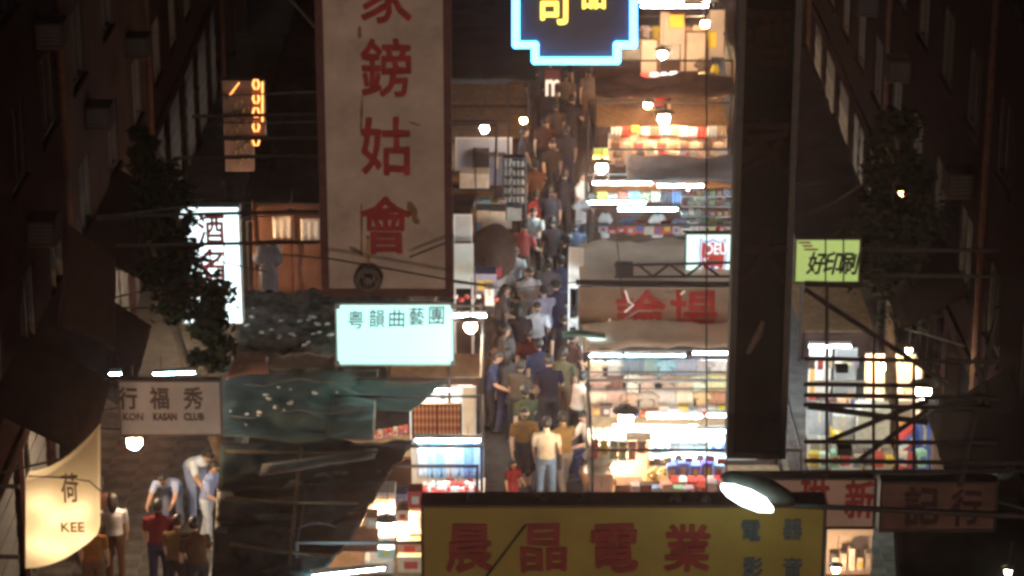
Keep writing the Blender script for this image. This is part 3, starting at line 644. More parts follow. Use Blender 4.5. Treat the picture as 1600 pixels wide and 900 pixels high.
p = at(912, 531, 49.9); t = thing('shaded_lamp', p, 'green enamel lamp shade with short tube at the stall corner', 'lamp')
part('shade', MB().loft([p + Vector((-.42, 0, .10)), p + Vector((-.1, 0, .14)), p + Vector((.42, 0, .08))], [(.05, .12), (.06, .15), (.04, .12)], 8, side=(0, 0, 1)), SHADEG, t, True)
part('glass_tube', MB().rod(p + Vector((.08, -.1, .0)), p + Vector((.42, -.1, .0)), .025), TUBE_C, t, True)
# hanging shirts, three rails
SC_ = [[(.80, .60, .42), (.62, .60, .58), (.20, .26, .33), (.28, .42, .42), (.35, .62, .75), (.36, .40, .50), (.55, .50, .52), (.88, .86, .80)],
       [(.52, .33, .28), (.20, .09, .07), (.85, .78, .66), (.62, .44, .36), (.50, .34, .26), (.60, .45, .30), (.90, .86, .62), (.88, .70, .36)],
       [(.86, .70, .54), (.58, .38, .30), (.60, .38, .27), (.55, .42, .32), (.66, .54, .45), (.84, .62, .44), (.80, .50, .24), (.55, .22, .12)]]
NM = [['peach', 'grey', 'slate blue', 'teal', 'sky blue', 'blue grey', 'mauve', 'white'], ['dusty rose', 'dark brown', 'ivory', 'pale brown', 'brown', 'tan', 'pale yellow', 'amber'], ['cream', 'pinkish brown', 'rust', 'beige', 'pale beige', 'light peach', 'orange', 'brick red']]
for r_, (py, Yr) in enumerate(((562, 50.0), (586, 49.9), (612, 49.8))):
    rl = at(1030, py - 3, Yr).z
    solo('clothes_rail', MB().rod((1.55, Yr, rl + .02), (5.1, Yr, rl + .02), .015), GREYST, '%s clothes rail under the tan banner' % ['upper', 'middle', 'lowest'][r_], 'rail')
    for k in range(8):
        q = at(932 + k * 27.5 + R.uniform(-3, 3), py + R.uniform(-2, 2), Yr - .03); 
        shirt(q, SC_[r_][k], '%s shirt on the %s rail under the tan banner' % (NM[r_][k], ['upper', 'middle', 'lowest'][r_]), .47 + R.uniform(-.05, .06), .42 + R.uniform(-.06, .08), 'shirts on the rails under the tan banner', 'shirt' if R.random() < .45 else 'cloth', cat='shirt')
bulb(at(332, 400, 56.0), 'dim warm bulb hidden behind the white vertical light box', .09, cord=.4)
# goods of the nearest right stall
shirt(at(929, 697, 45.6), (.40, .42, .36), 'grey green garment hanging at the alley end of nearest right stall', .45, .62)
shirt(at(948, 700, 45.7), (.62, .66, .60), 'pale grey garment beside the grey green one', .36, .55)
panel(964, 690, 1014, 752, 46.6, mat('brown_board', (.28, .16, .10), .7, .35, 3), 'brown board standing behind the low bulb', WOOD)
boxpx(922, 742, 957, 790, 45.2, .5, mat('peach_card', (.72, .50, .38), .8, .15, 5), 'peach carton at the alley corner of nearest right stall')
boxpx(962, 758, 1004, 790, 45.3, .4, mat('brown_sack', (.20, .12, .08), .9, .3, 5), 'dark brown case below the low bulb', cat='case', name='case', tape=False)
t = boxpx(1008, 752, 1046, 780, 45.4, .45, CARTON, 'open tan carton heaped with yellow fruit', tape=False)
fm_ = MB().ball((0, 0, 0), .05, .05, .045, 8, 6).mesh('fruit')
YF = mat('yellow_fruit', (.72, .55, .10), .5, .2, 8)
for i in range(14):
    props(inst('yellow_fruit', fm_, YF, Vector(t.location) + Vector((R.uniform(-.17, .17), R.uniform(.06, .38), t.children[0].dimensions.z + .03 + R.uniform(0, .10))), R.random() * 6), 'yellow fruit heaped in the open tan carton', 'fruit', 'yellow fruit in the tan carton')
for i, (px, w_, c, nm) in enumerate(((1050, 16, (.10, .14, .45), 'navy blue'), (1068, 18, (.14, .20, .62), 'bright blue'), (1087, 16, (.22, .30, .66), 'mid blue'), (1105, 17, (.16, .12, .48), 'violet'), (1124, 16, (.30, .45, .75), 'light blue'))):
    boxpx(px - w_ / 2, 728 - (i % 2) * 4, px + w_ / 2, 748, 45.9, .3, cloth(c), '%s folded bundle on nearest right stall' % nm, 'bundle', 'folded_bundle', False)
for i in range(6):
    boxpx(1048 + i * 14, 753, 1060 + i * 14, 764, 45.3, .3, cloth([(.62, .05, .04), (.75, .60, .55), (.66, .08, .06), (.7, .1, .08), (.6, .5, .45), (.68, .05, .06)][i]), '%s small packet from the left in the red front row' % ORD[i], 'packet', 'packet', False)
boxpx(1052, 767, 1082, 792, 45.1, .4, mat('dark_case', (.05, .035, .03), .8, .4, 4), 'black case under the red front packets', 'case', 'case', False)
boxpx(1086, 768, 1130, 792, 45.15, .4, mat('olive_case', (.16, .13, .09), .8, .4, 4), 'olive brown case under the red front packets', 'case', 'case', False)
k_ = 0
for row, (py, Yr) in enumerate(((690, 46.9), (702, 46.7))):
    for i in range(9):
        px = 1018 + i * 15
        if row == 1 and px > 1045 and px < 1095: continue
        boxpx(px, py - R.uniform(10, 16), px + 13, py + 2, Yr, .35, cloth([(.80, .78, .70), (.85, .85, .85), (.75, .68, .52), (.60, .70, .68)][R.randrange(4)]), 'pale box %s from the alley on the %s shelf row of nearest right stall' % (ORD[i], ['back', 'front'][row]), 'box', 'pale_box', False, 'pale boxes under the tube lights'); k_ += 1
a, b = at(1014, 704, 46.9), at(1180, 704, 46.9)
solo('display_shelf', MB().box((a.x, 46.55, a.z - .04), (b.x, 47.3, a.z)), WHITEP, 'white display shelf carrying pale boxes in nearest right stall', 'shelf')
a = at(918, 690, 46.9); solo('display_shelf', MB().box((1.5, 46.8, a.z - .05), (2.15, 47.4, a.z)), WHITEP, 'short white shelf at the alley end of nearest right stall', 'shelf')
for i in range(4): boxpx(918 + i * 13, 678, 929 + i * 13, 690, 46.9, .3, cloth([(.8, .8, .78), (.7, .62, .5), (.82, .8, .7), (.6, .58, .55)][i]), 'pale small box %s from the alley on the short shelf' % ORD[i], 'box', 'pale_box', False, 'pale boxes under the tube lights')
# roof clutter of the shirt stall
boxpx(962, 417, 990, 433, 52.0, .35, BLACK, 'black metal box lying on the pale plastic roof', 'box', 'metal_box', False)
t = thing('roof_truss', at(1040, 440, 52.1), 'dark flat steel truss lying along the pale plastic roof', 'truss')
bars(t, [(960, 415, 1150, 410), (960, 433, 1150, 432), (995, 412, 1020, 432), (1020, 432, 1046, 413), (1046, 413, 1072, 432), (1072, 432, 1098, 412), (1098, 412, 1124, 432)], 52.1, .03)
part('bottom_beam', MB().rod(at(900, 441, 51.2), at(1160, 445, 51.2), .06), STEEL, t)
panel(888, 388, 912, 452, 53.4, mat('grey_white_board', (.55, .54, .52), .7, .2, 3), 'grey white board at the alley end of the pale roof')
# stall with bluish tubes
for i, (px, py, w_, h_, c, nm) in enumerate(((908, 312, .42, .55, (.85, .85, .84), 'white'), (946, 332, .34, .6, (.75, .82, .85), 'bluish white'), (985, 338, .55, .42, (.10, .13, .22), 'navy'), (1028, 334, .45, .58, (.80, .86, .86), 'pale'), (1062, 340, .4, .45, (.22, .24, .34), 'slate'))):
    shirt(at(px, py, 58.6), c, '%s garment hanging under the bluish white tubes' % nm, w_, h_, 'garments under the bluish tubes')
for row in range(4):
    z = at(1095, 302 + row * 16, 59.0)
    solo('display_shelf', MB().box((z.x - .45, 58.8, z.z - .03), (z.x + .9, 59.2, z.z)), WHITEP, '%s white shelf from the top beside the bluish tubes' % ORD[row], 'shelf')
    for i in range(8): carton((z.x - .38 + i * .16, 58.85, z.z), .12, .2, .07 + .07 * R.random(), cloth([(.75, .8, .7), (.45, .65, .35), (.8, .75, .6), (.5, .3, .25), (.7, .75, .8)][R.randrange(5)]), 'small product box %s from the left on the %s shelf by the bluish tubes' % (ORD[i], ORD[row]), 0, 'box', 'boxes on the shelves by the bluish tubes', 'product_box', False)
# handbag stall
panel(950, 210, 1136, 258, 66.7, mat('peach_backing', (.62, .42, .30), .85, .2, 3), 'peach backing sheet behind the far handbags', cat='backing')
HB = [((.30, .14, .08), 'brown'), ((.62, .46, .32), 'tan'), ((.45, .07, .05), 'red'), ((.74, .62, .48), 'cream'), ((.12, .07, .05), 'dark'), ((.55, .30, .18), 'chestnut'), ((.50, .10, .10), 'crimson'), ((.68, .54, .40), 'beige'), ((.24, .12, .09), 'umber'), ((.70, .50, .34), 'honey')]
for row, (py, Yr) in enumerate(((232, 66.4), (246, 66.1), (260, 65.8))):
    for k in range(10):
        c, nm = HB[(k * 3 + row * 4) % 10]; bag(at(962 + k * 18 + row * 3, py, Yr), c, '%s handbag in the %s row of the far handbag stall' % (nm, ['top', 'middle', 'bottom'][row]), .75, 'handbags on the far right stall', R.uniform(-.3, .3))
# cream panels farther on
for i, (a_, b_, c_, d_, cc, nm) in enumerate(((1000, 62, 1028, 136, (.72, .60, .50), 'cream'), (1030, 18, 1072, 70, (.62, .50, .42), 'beige'), (1062, 50, 1104, 112, (.78, .64, .52), 'pale cream'), (1106, 15, 1134, 90, (.66, .56, .46), 'dull cream'), (1030, 126, 1110, 136, (.6, .5, .42), 'low cream'))):
    panel(a_, b_, c_, d_, 74.2 + i * .12, mat('creampanel%d' % i, cc, .8, .25, 1.5), '%s panel standing in the farther right stall' % nm, WOOD)
shirt(at(1098, 92, 73.6), (.10, .08, .07), 'black garment hung beside the narrow yellow card', .5, .6); shirt(at(1118, 100, 73.5), (.55, .45, .05), 'mustard garment hung at the far right', .3, .6)
p = at(1031, 152, 71.5); t = thing('red_lantern', p, 'red paper lantern in the far right stalls', 'lantern'); part('globe', MB().ball(p + Vector((0, 0, .0)), .22, .22, .26, 12, 8), cloth((.45, .03, .03)), t, True); part('cap', MB().rod(p + Vector((0, 0, .24)), p + Vector((0, 0, .30)), .09), BLACK, t); part('cord', MB().rod(p + Vector((0, 0, .3)), p + Vector((0, 0, .8)), .008, 5), BLACK, t)

PAL = [((.82, .78, .72), 'white'), ((.72, .46, .36), 'salmon'), ((.30, .42, .62), 'blue'), ((.55, .10, .08), 'red'), ((.75, .62, .40), 'sand'), ((.14, .11, .10), 'black'), ((.36, .50, .40), 'green'), ((.66, .56, .60), 'lilac'), ((.70, .52, .10), 'mustard'), ((.40, .26, .18), 'brown')]
def goods_row(px0, px1, n, py, Y, what, where, w=.3, h=.3, seed=0, kind='box'):
    rr = random.Random(seed)
    for k in range(n):
        c, nm = PAL[rr.randrange(10)]; px = px0 + (px1 - px0) * (k + .5) / n; c = tuple(v * rr.uniform(.8, 1.05) for v in c); lab = '%s %s, %s from the left %s' % (nm, what, ORD[k], where)
        if kind == 'box': carton(at(px, py + rr.uniform(-2, 2), Y), w * rr.uniform(.7, 1.05), .2, h * rr.uniform(.5, 1.1), cloth(c), lab, rr.uniform(-.3, .3), 'box', None, 'goods_box', False)
        elif kind == 'bag': bag(at(px, py + rr.uniform(-3, 3), Y), c, lab, w, None, rr.uniform(-.4, .4))
        else: shirt(at(px, py + rr.uniform(-2, 2), Y), c, lab, w * rr.uniform(.8, 1.1), h * rr.uniform(.7, 1.15), None, kind)
goods_row(935, 1135, 14, 366, 58.3, 'small box', 'on the counter under the bluish tubes', .22, .25, 1)
goods_row(955, 1135, 12, 197, 66.6, 'cloth', 'hung above the far handbags', .28, .30, 2, 'cloth')
goods_row(1000, 1135, 9, 112, 73.0, 'garment', 'hung in front of the cream panels', .34, .5, 3, 'shirt')
goods_row(950, 1135, 12, 152, 71.4, 'box', 'on the counter before the cream panels', .28, .3, 4)
goods_row(1018, 1135, 7, 722, 45.15, 'pouch', 'hanging low on the nearest right stall', .45, .3, 5, 'bag')
goods_row(925, 1135, 14, 652, 49.3, 'small box', 'on the counter below the hanging shirts', .24, .2, 6)
goods_row(915, 1135, 13, 300, 60.2, 'cloth', 'hung behind the bluish tubes', .26, .30, 7, 'cloth')
goods_row(922, 1010, 6, 690, 45.4, 'scarf', 'hung at the alley end of nearest right stall', .16, .34, 8, 'cloth')
goods_row(985, 1135, 9, 770, 44.95, 'parcel', 'along the front edge by the yellow sign', .2, .18, 9)
goods_row(960, 1140, 11, 243, 65.3, 'purse', 'hanging lowest at the far handbag stall', .55, .3, 10, 'bag')
goods_row(1000, 1130, 8, 40, 78.0, 'garment', 'under the blazing tubes at the far top', .4, .5, 11, 'shirt')
goods_row(705, 790, 7, 325, 60.3, 'bundle', 'on the left counter below the cream carton', .2, .2, 12)
goods_row(640, 755, 9, 700, 47.4, 'tag card', 'above the blue jeans', .12, .2, 13, 'cloth')
goods_row(705, 800, 8, 345, 57.2, 'cloth', 'hung behind the dark brown cover', .18, .3, 14, 'cloth')
goods_row(1262, 1400, 9, 640, 51.9, 'goods box', 'in front of the right pavement screens', .2, .3, 15)
goods_row(1262, 1345, 6, 560, 52.0, 'cloth', 'hung over the right pavement screens', .14, .25, 16, 'cloth')
goods_row(1262, 1450, 11, 730, 46.6, 'parcel', 'along the kerb behind the steel frame', .22, .3, 17)
# ------------------------------------------------------------------ left side stalls
stall(-3.6, -.62, 41.2, 44.4, 2.45, 'lowest left stall with stacked trays beside the yellow sign', counter=.85, cy=(42.9, 44.2), seed=11)
stall(-3.4, -.55, 45.2, 47.6, 2.5, 'left stall with hanging blue jeans', counter=.85, cy=(45.3, 46.5), seed=12)
stall(-3.6, -.6, 48.4, 51.6, 2.55, 'left stall with red watch boards under the turquoise sign', counter=.85, cy=(48.5, 49.6), seed=13)
stall(-2.6, -.62, 52.6, 57.0, 2.5, 'left stall with white panels halfway down the alley', counter=.8, cy=(52.8, 54.2), seed=14)
stall(-2.6, -.4, 60.5, 66.0, 2.5, 'left stall with silver rack and dark roof', counter=.8, seed=15)
stall(-2.6, -.1, 66.3, 70.0, 2.5, 'far left stall with pale blue panel', counter=.8, seed=16)
for i, (y0, y1) in enumerate(((70.4, 73.5), (73.8, 76.6), (76.8, 79.2))):
    stall(-2.6, .45, y0, y1, 2.45, 'far left stall with blackish roof, %s from the camera' % ORD[i], roof=TARPD, counter=.8, seed=17 + i)
# tarpaulins over the left stalls
def roofpx(pts, m, label, nx=30, ny=16, amp=.14, seed=0, freq=1.1):
    v = [gz(px, py, z) for px, py, z in pts]
    return solo('roof_tarpaulin', MB().sheet(*v, nx, ny, amp=amp, freq=freq, seed=seed, thick=.02), m, label, 'tarpaulin')
roofpx([(368, 556, 2.9), (640, 545, 2.9), (690, 452, 3.0), (375, 455, 3.0)], RUBBLE, 'weathered grey brown roof littered with scraps behind turquoise sign', 44, 26, .20, 21, 1.7)
roofpx([(343, 684, 2.5), (585, 676, 2.4), (592, 578, 2.58), (350, 560, 2.75)], TARPG, 'green tarpaulin roof sagging left of the red watch boards', 44, 24, .18, 22, .8)
roofpx([(520, 640, 2.42), (640, 640, 2.38), (700, 594, 2.5), (510, 590, 2.52)], mat('dark_green_tarpaulin', (.055, .085, .072), .6, .45, 1.6, bump=.4), 'dark green tarpaulin draped right below the turquoise sign', 26, 14, .07, 23)
roofpx([(330, 905, 2.2), (500, 900, 2.15), (575, 798, 2.28), (335, 822, 2.3)], TARPD, 'lowest of three blackish tarpaulin layers at the lower left', 30, 16, .17, 24, 1.3)
roofpx([(335, 832, 2.36), (560, 815, 2.3), (612, 735, 2.42), (340, 750, 2.46)], mat('slate_tarpaulin', (.026, .034, .032), .6, .4, 1.5, bump=.4), 'middle of three blackish tarpaulin layers at the lower left', 30, 16, .16, 28, 1.3)
roofpx([(340, 762, 2.54), (600, 745, 2.48), (645, 688, 2.5), (345, 690, 2.56)], TARPD, 'upper of three blackish tarpaulin layers at the lower left', 30, 16, .15, 29, 1.3)
roofpx([(405, 742, 2.7), (585, 714, 2.7), (590, 700, 2.72), (410, 724, 2.72)], mat('grey_plank', (.17, .17, .15), .8, .3, 4), 'grey plank lying across the blackish tarpaulin', 10, 3, .02, 25)
roofpx([(352, 590, 3.15), (420, 580, 3.15), (415, 548, 3.3), (370, 556, 3.2)], mat('reddish_sheet', (.20, .09, .06), .8, .4, 3), 'reddish brown crumpled sheet on the green tarpaulin', 10, 6, .12, 26)
for i, (y0, y1, x0_, x1_) in enumerate(((58.2, 62.5, -6.0, -3.0), (63, 68, -6.2, -3.0), (68.6, 74, -6.2, -2.9), (74.5, 82, -6.2, -2.9))):
    stall(x0_, x1_, y0, y1, 2.5, 'stall added with dark roof to hide lit ground, left back row, %s from the camera' % ORD[i], roof=TARPD, counter=.8, seed=40 + i)  # back row stalls added so their dark roofs cover lit ground
for i, (y0, y1) in enumerate(((55.5, 60), (60.6, 66), (66.6, 73), (73.6, 81))):
    stall(6.3, 8.0, y0, y1, 2.5, 'stall added with dark roof to hide lit right pavement, %s from the camera' % ORD[i], roof=TARPD, counter=.8, seed=50 + i)  # stalls added so the lit right pavement stays dark
solo('roof_tarpaulin', MB().sheet((5.9, 37.2, 2.9), (8.5, 37.2, 3.2), (8.5, 42.2, 3.3), (6.45, 42.2, 3.0), 16, 16, amp=.14, freq=1.1, seed=31), TARPD, 'blackish sheet added to darken the lit pavement, lower right corner', 'tarpaulin')  # sheet added to keep the flood-lit pavement black here
roofpx([(700, 335, 2.6), (735, 335, 2.6), (745, 300, 2.6), (700, 300, 2.6)], TARPB, 'brown tarpaulin at the left behind the white panels', 10, 8, .1, 27)
for i, (a_, b_, c_, d_, z_) in enumerate(((352, 705, 590, 706, 2.72), (352, 778, 560, 786, 2.56), (360, 850, 520, 868, 2.42), (470, 700, 452, 880, 2.6))):
    p, q = gz(a_, b_, z_), gz(c_, d_, z_); m_ = (p + q) / 2 + Vector((0, 0, -.03)); solo('bamboo_pole', MB().loft([p, m_, q], [.035, .032, .028], 8), mat('bamboo', (.075, .06, .04), .8, .35, 6), 'weathered bamboo pole weighing down the blackish tarpaulins, %s from the top' % ORD[i] if i < 3 else 'bamboo pole lying lengthways over the blackish tarpaulins', 'pole', smooth=True)
for i, (a_, b_, c_, d_) in enumerate(((380, 600, 560, 592), (360, 650, 570, 640))):
    solo('tie_rope', MB().loft([gz(a_ + (c_ - a_) * k / 6, b_ + (d_ - b_) * k / 6 + 5 * math.sin(k * 1.7), 2.74 - i * .12) for k in range(7)], [.013] * 7, 5), mat('rope', (.13, .12, .10), .85, .3, 9), '%s slack rope tied across the green tarpaulin' % ['upper', 'lower'][i], 'rope')
sm_ = [MB() for _ in range(3)]
for k, b in enumerate(sm_):
    rr = random.Random(k); n = 6
    for i in range(n): a = 2 * math.pi * i / n; q = .5 + .5 * rr.random(); b.v.append((.13 * q * math.cos(a), .09 * q * math.sin(a), .01 + .03 * rr.random()))
    for i in range(n): b.v.append((b.v[i][0] * .9, b.v[i][1] * .9, -.005))
    b.v.append((0, 0, .06)); b.f = [(i, (i + 1) % n, 12) for i in range(n)] + [(i, i + n, (i + 1) % n + n, (i + 1) % n) for i in range(n)] + [tuple(range(2 * n - 1, n - 1, -1))]
scr_me = [b.mesh('paper_scrap') for b in sm_]
for i in range(34):
    px, py = (R.uniform(380, 520), R.uniform(465, 545)) if i < 20 else (R.uniform(360, 560), R.uniform(585, 665))
    z = 3.08 if i < 20 else 2.62 + (684 - py) / 130 * .4
    props(inst('paper_scrap', scr_me[i % 3], PAPER, gz(px, py, z), R.random() * 6, R.uniform(.3, .8)), 'pale scrap of paper lying on the %s' % ('weathered roof behind the turquoise sign' if i < 20 else 'green tarpaulin'), 'paper scrap', 'paper scraps on the weathered roof' if i < 20 else 'paper scraps on the green tarpaulin')
# watch boards
RB_ = mat('red_velvet', (.30, .05, .03), .9, .3, 8); GOLD = mat('gold_metal', (.75, .50, .22), .35, .2, 9, metal=.6)
wm_ = MB().loft([(0, -.022, 0), (0, 0, 0)], [.026, .026], 8, side=(1, 0, 0)).box((-.012, -.01, -.07), (.012, 0, .07)).mesh('watch')
for q, (a_, b_, nm) in enumerate(((646, 682, 'left'), (684, 720, 'right'))):
    A0, A1 = at(a_, 682, 48.5), at(b_, 632, 48.5); t = thing('watch_board', ((A0.x + A1.x) / 2, 48.5, A0.z), 'red velvet board of gold watches, %s of the pair' % nm, 'watch board')
    part('velvet_board', MB().box((A0.x, 48.5, A0.z), (A1.x, 48.54, A1.z)), RB_, t)
    for e0, e1 in (((A0.x - .02, A0.z - .02), (A1.x + .02, A0.z)), ((A0.x - .02, A1.z), (A1.x + .02, A1.z + .02))): part('board_edge', MB().box((e0[0], 48.48, e0[1]), (e1[0], 48.55, e1[1])), WOOD, t)
    for r_ in range(4):
        for k in range(6): inst('watch', wm_, GOLD, (A0.x + .04 + k * (A1.x - A0.x - .08) / 5, 48.497, A0.z + .09 + r_ * .165), parent=t)
panel(722, 606, 744, 692, 48.45, mat('cream_curtain', (.72, .60, .45), .85, .2, 4), 'tall cream board at the alley edge by the watch boards')
panel(640, 604, 738, 630, 49.3, mat('cream_back', (.75, .68, .55), .85, .15, 4), 'cream backing board over the red watch boards')
tpx(640, 716, 609, 48.7, TUBE_W, 'white tube above the red watch boards')
tpx(648, 752, 687, 45.5, TUBE_W, 'white tube above the hanging blue jeans')
bulb((2.6, 52.8, 2.25), 'unseen bulb added to light the pale plastic roof from below near the alley', .14, emat('cool_lamp', (.75, .9, 1), 150), cord=.4)  # bulb added out of sight so the plastic roof glows
bulb((4.3, 52.8, 2.25), 'unseen bulb added to light the pale plastic roof from below near the dark sign', .14, emat('cool_lamp', (.75, .9, 1), 150), cord=.4)  # second added bulb, lights the same roof from below
bulb((3.6, 69.2, 2.1), 'bulb under the dull brown roof beyond the handbags', .08, cord=.35)
bulb((4.2, 61.2, 2.2), 'bulb under the grey roof behind the bluish tubes', .08, emat('cool_lamp', (.75, .9, 1), 150), cord=.4)
tpx(708, 760, 493, 51.0, TUBE_W, 'white tube right of the turquoise sign', double=True)
p = at(692, 620, 48.35); t = thing('clip_lamp', p, 'small dark round clip lamp above the right watch board', 'lamp'); part('lamp_head', MB().ball(p, .07, .06, .055), BLACK, t, True); part('stem', MB().rod(p, p + Vector((0, .1, .2)), .01, 5), BLACK, t)
for i in range(7): boxpx(592 + i * 8 - 10, 678 - i * 1.4, 599 + i * 8 - 10, 686 - i * 1.4, 47.9, .2, cloth([(.55, .10, .06), (.7, .55, .4), (.6, .15, .08)][i % 3]), 'little red tray item %s from the left below the watch boards' % ORD[i], 'packet', 'packet', False)
# jeans stall
JC = [((.55, .68, .80), 'pale'), ((.28, .48, .68), 'sky'), ((.20, .40, .62), 'mid'), ((.42, .42, .46), 'greyish'), ((.26, .40, .58), 'dusty'), ((.12, .22, .45), 'deep'), ((.20, .30, .5), 'dark')]
rl = at(700, 692, 46.0); solo('clothes_rail', MB().rod((-1.95, 46, rl.z + .02), (-.6, 46, rl.z + .02), .015), GREYST, 'clothes rail holding the blue jeans', 'rail')
for k, (c, nm) in enumerate(JC): shirt(at(660 + k * 14.5, 692, 45.98), c, '%s blue jeans hanging on the left stall rail' % nm, .22, .72, 'blue jeans on the left rail', 'jeans')
panel(644, 690, 664, 775, 46.2, WHITEP, 'white board at the left end of the blue jeans')
pk = MB().bev((-.05, -.04, 0), (.05, .04, .08), .015).mesh('packet')
RW = [cloth((.62, .05, .04)), cloth((.82, .76, .70)), cloth((.70, .10, .08)), cloth((.85, .82, .78)), cloth((.58, .12, .10))]
for r_ in range(6):
    for k in range(13):
        q = at(664 + k * 7.2 + R.uniform(-2, 2), 752 + r_ * 7.5, 46.1 - r_ * .15); i_ = (0 if R.random() < (.25 + .12 * r_) else 1)
        o = inst('sweet_packet', pk, RW[[0, 1, 2, 3, 4][R.choice([0, 2, 4]) if i_ == 0 else R.choice([1, 3])]], q, R.random() * 3, R.uniform(.8, 1.25)); props(o, '%s packet, %s from the left in the %s row below the jeans' % ('red' if i_ == 0 else 'white', ORD[k], ORD[r_]), 'packet', 'red and white packets below the jeans')
a0, a1 = at(656, 800, 45.15), at(758, 746, 46.3); solo('sloping_tray', MB().sheet((a0.x, 45.1, a0.z - .06), (a1.x - .03, 45.1, a0.z - .06), (a1.x, 46.35, a1.z - .03), (a0.x, 46.35, a1.z - .03), 6, 6, amp=.0, thick=.03), WHITEP, 'white sloping tray under the heaped red and white packets', 'tray')
# lowest left stall
for i in range(4): boxpx(570, 770 + i * 9, 617, 777 + i * 9, 43.6, .5, cloth((.78, .70, .60)), '%s cream tray from the top in the stacked trays' % ORD[i], 'tray', 'stacked_tray', False)
for i, (a_, b_, c_, d_, c, nm) in enumerate(((618, 772, 636, 796, (.30, .26, .34), 'slate'), (638, 768, 660, 794, (.50, .07, .06), 'red'), (620, 798, 638, 815, (.70, .46, .30), 'tan'), (640, 797, 661, 835, (.80, .66, .55), 'pale peach'), (592, 838, 616, 856, (.75, .62, .55), 'blush'), (590, 858, 616, 872, (.35, .60, .62), 'teal'), (618, 820, 640, 842, (.78, .58, .42), 'apricot'), (620, 846, 660, 868, (.45, .26, .16), 'brown'), (622, 870, 662, 895, (.60, .42, .28), 'caramel'), (570, 876, 614, 897, (.72, .70, .62), 'off white'), (572, 808, 590, 826, (.4, .3, .22), 'umber'))):
    boxpx(a_, b_, c_, d_, 43.3 - .2 * (i % 3), .35, cloth(c), '%s box on the lowest left stall' % nm, 'box', 'goods_box', False)
p = at(545, 893, 40.6); tube(p.x, p.y, p.z, 1.25, TUBE_C, 'bluish tube at the bottom edge below the blackish tarpaulin', rz=.25, double=True)
# left stall halfway down
panel(709, 336, 738, 378, 55.0, mat('grey_card', (.50, .48, .47), .8, .15, 4), 'grey board above the white board by the beige sign')
panel(710, 382, 740, 452, 54.6, mat('bluewhite_card', (.66, .72, .70), .7, .12, 4), 'bluish white board halfway down the alley')
c = at(770, 390, 56.0); cg = MB(); cg.ball((c.x, 56.1, c.z - .1), .52, .6, .62, 18, 12)
cg.v = [tuple(Vector(v) + noise.noise_vector(Vector(v) * 2.3) * .09) for v in cg.v]; solo('covered_goods', cg, TARPB, 'dark brown cover thrown over a heap of goods in left stall', 'covered heap', smooth=True)
boxpx(742, 330, 790, 347, 56.8, .5, cloth((.75, .55, .38)), 'peach topped box behind the dark brown cover'); boxpx(792, 325, 815, 345, 57.0, .4, cloth((.45, .46, .42)), 'grey green box beside the peach topped box')
bag(at(772, 432, 54.4), (.50, .05, .05), 'bright red bag on the counter halfway down', 1.0); boxpx(740, 428, 776, 462, 53.3, .5, cloth((.30, .27, .36)), 'purple grey cloth covered crate halfway down the alley', 'crate', 'crate', False)
boxpx(757, 452, 772, 478, 52.9, .3, cloth((.7, .72, .74)), 'white upright box halfway down the alley')
for i in range(8): props(inst('sweet_packet', pk, RW[(i * 2) % 5] if i % 3 else cloth((.7, .6, .7)), at(712 + i * 9, 466 + (i % 2) * 5, 53.0), i, 1.0), 'small trinket packet %s from the left by the white tube' % ORD[i], 'packet', 'trinket packets by the white tube')
# silver rack, blue stall
Y = 62; a0, a1 = at(786, 314, Y), at(822, 244, Y); t = thing('wire_rack', ((a0.x + a1.x) / 2, Y, 0), 'silver wire rack of tins at the left of the alley', 'rack')
for x in (a0.x, a1.x): part('upright', MB().box((x - .02, Y - .02, 0), (x + .02, Y + .02, a1.z)), GREYST, t)
for r_ in range(6):
    z = a0.z + r_ * (a1.z - a0.z) / 5; part('shelf', MB().box((a0.x + .021, Y - .15, z - .02), (a1.x - .021, Y + .15, z)), GREYST, t)
    if r_ < 5:
        for k in range(5): props(solo('tin', MB().rod((a0.x + .06 + k * .1, Y - .08, z), (a0.x + .06 + k * .1, Y - .08, z + .12), .035, 8), mat('tin_metal', (.6, .58, .55), .35, .2, 9, metal=.6), 'tin %s from the left on the %s shelf up of the wire rack' % (ORD[k], ORD[r_]), 'tin'), None, None, 'tins on the wire rack')
panel(712, 216, 800, 268, 67.4, mat('paleblue_card', (.42, .48, .66), .7, .15, 3), 'pale blue panel at the far left stall'); boxpx(738, 238, 764, 262, 67.0, .4, BLACK, 'black television set before the pale blue panel', 'television', 'television', False)
boxpx(718, 272, 764, 304, 64.0, .5, cloth((.72, .60, .50)), 'cream carton in front of the far left stall'); boxpx(708, 306, 772, 326, 62.2, .6, WOOD, 'brown wooden crate under the cream carton', 'crate', 'crate', False)
boxpx(764, 245, 790, 290, 65.0, .4, cloth((.20, .20, .26)), 'dark slate box beside the cream carton')
for k in range(7): shirt(at(714 + k * 14.5, -6 + (k % 2) * 3, 80), [(.82, .8, .8), (.75, .72, .78), (.8, .55, .58), (.85, .82, .75), (.78, .75, .8), (.85, .8, .72), (.80, .22, .24)][k], '%s bright garment from the left at the far top left' % ORD[k], .5, .75, 'bright garments far down the left side')
tpx(705, 800, -12, 79.6, TUBE_W, 'white tube over the bright garments far down the left')
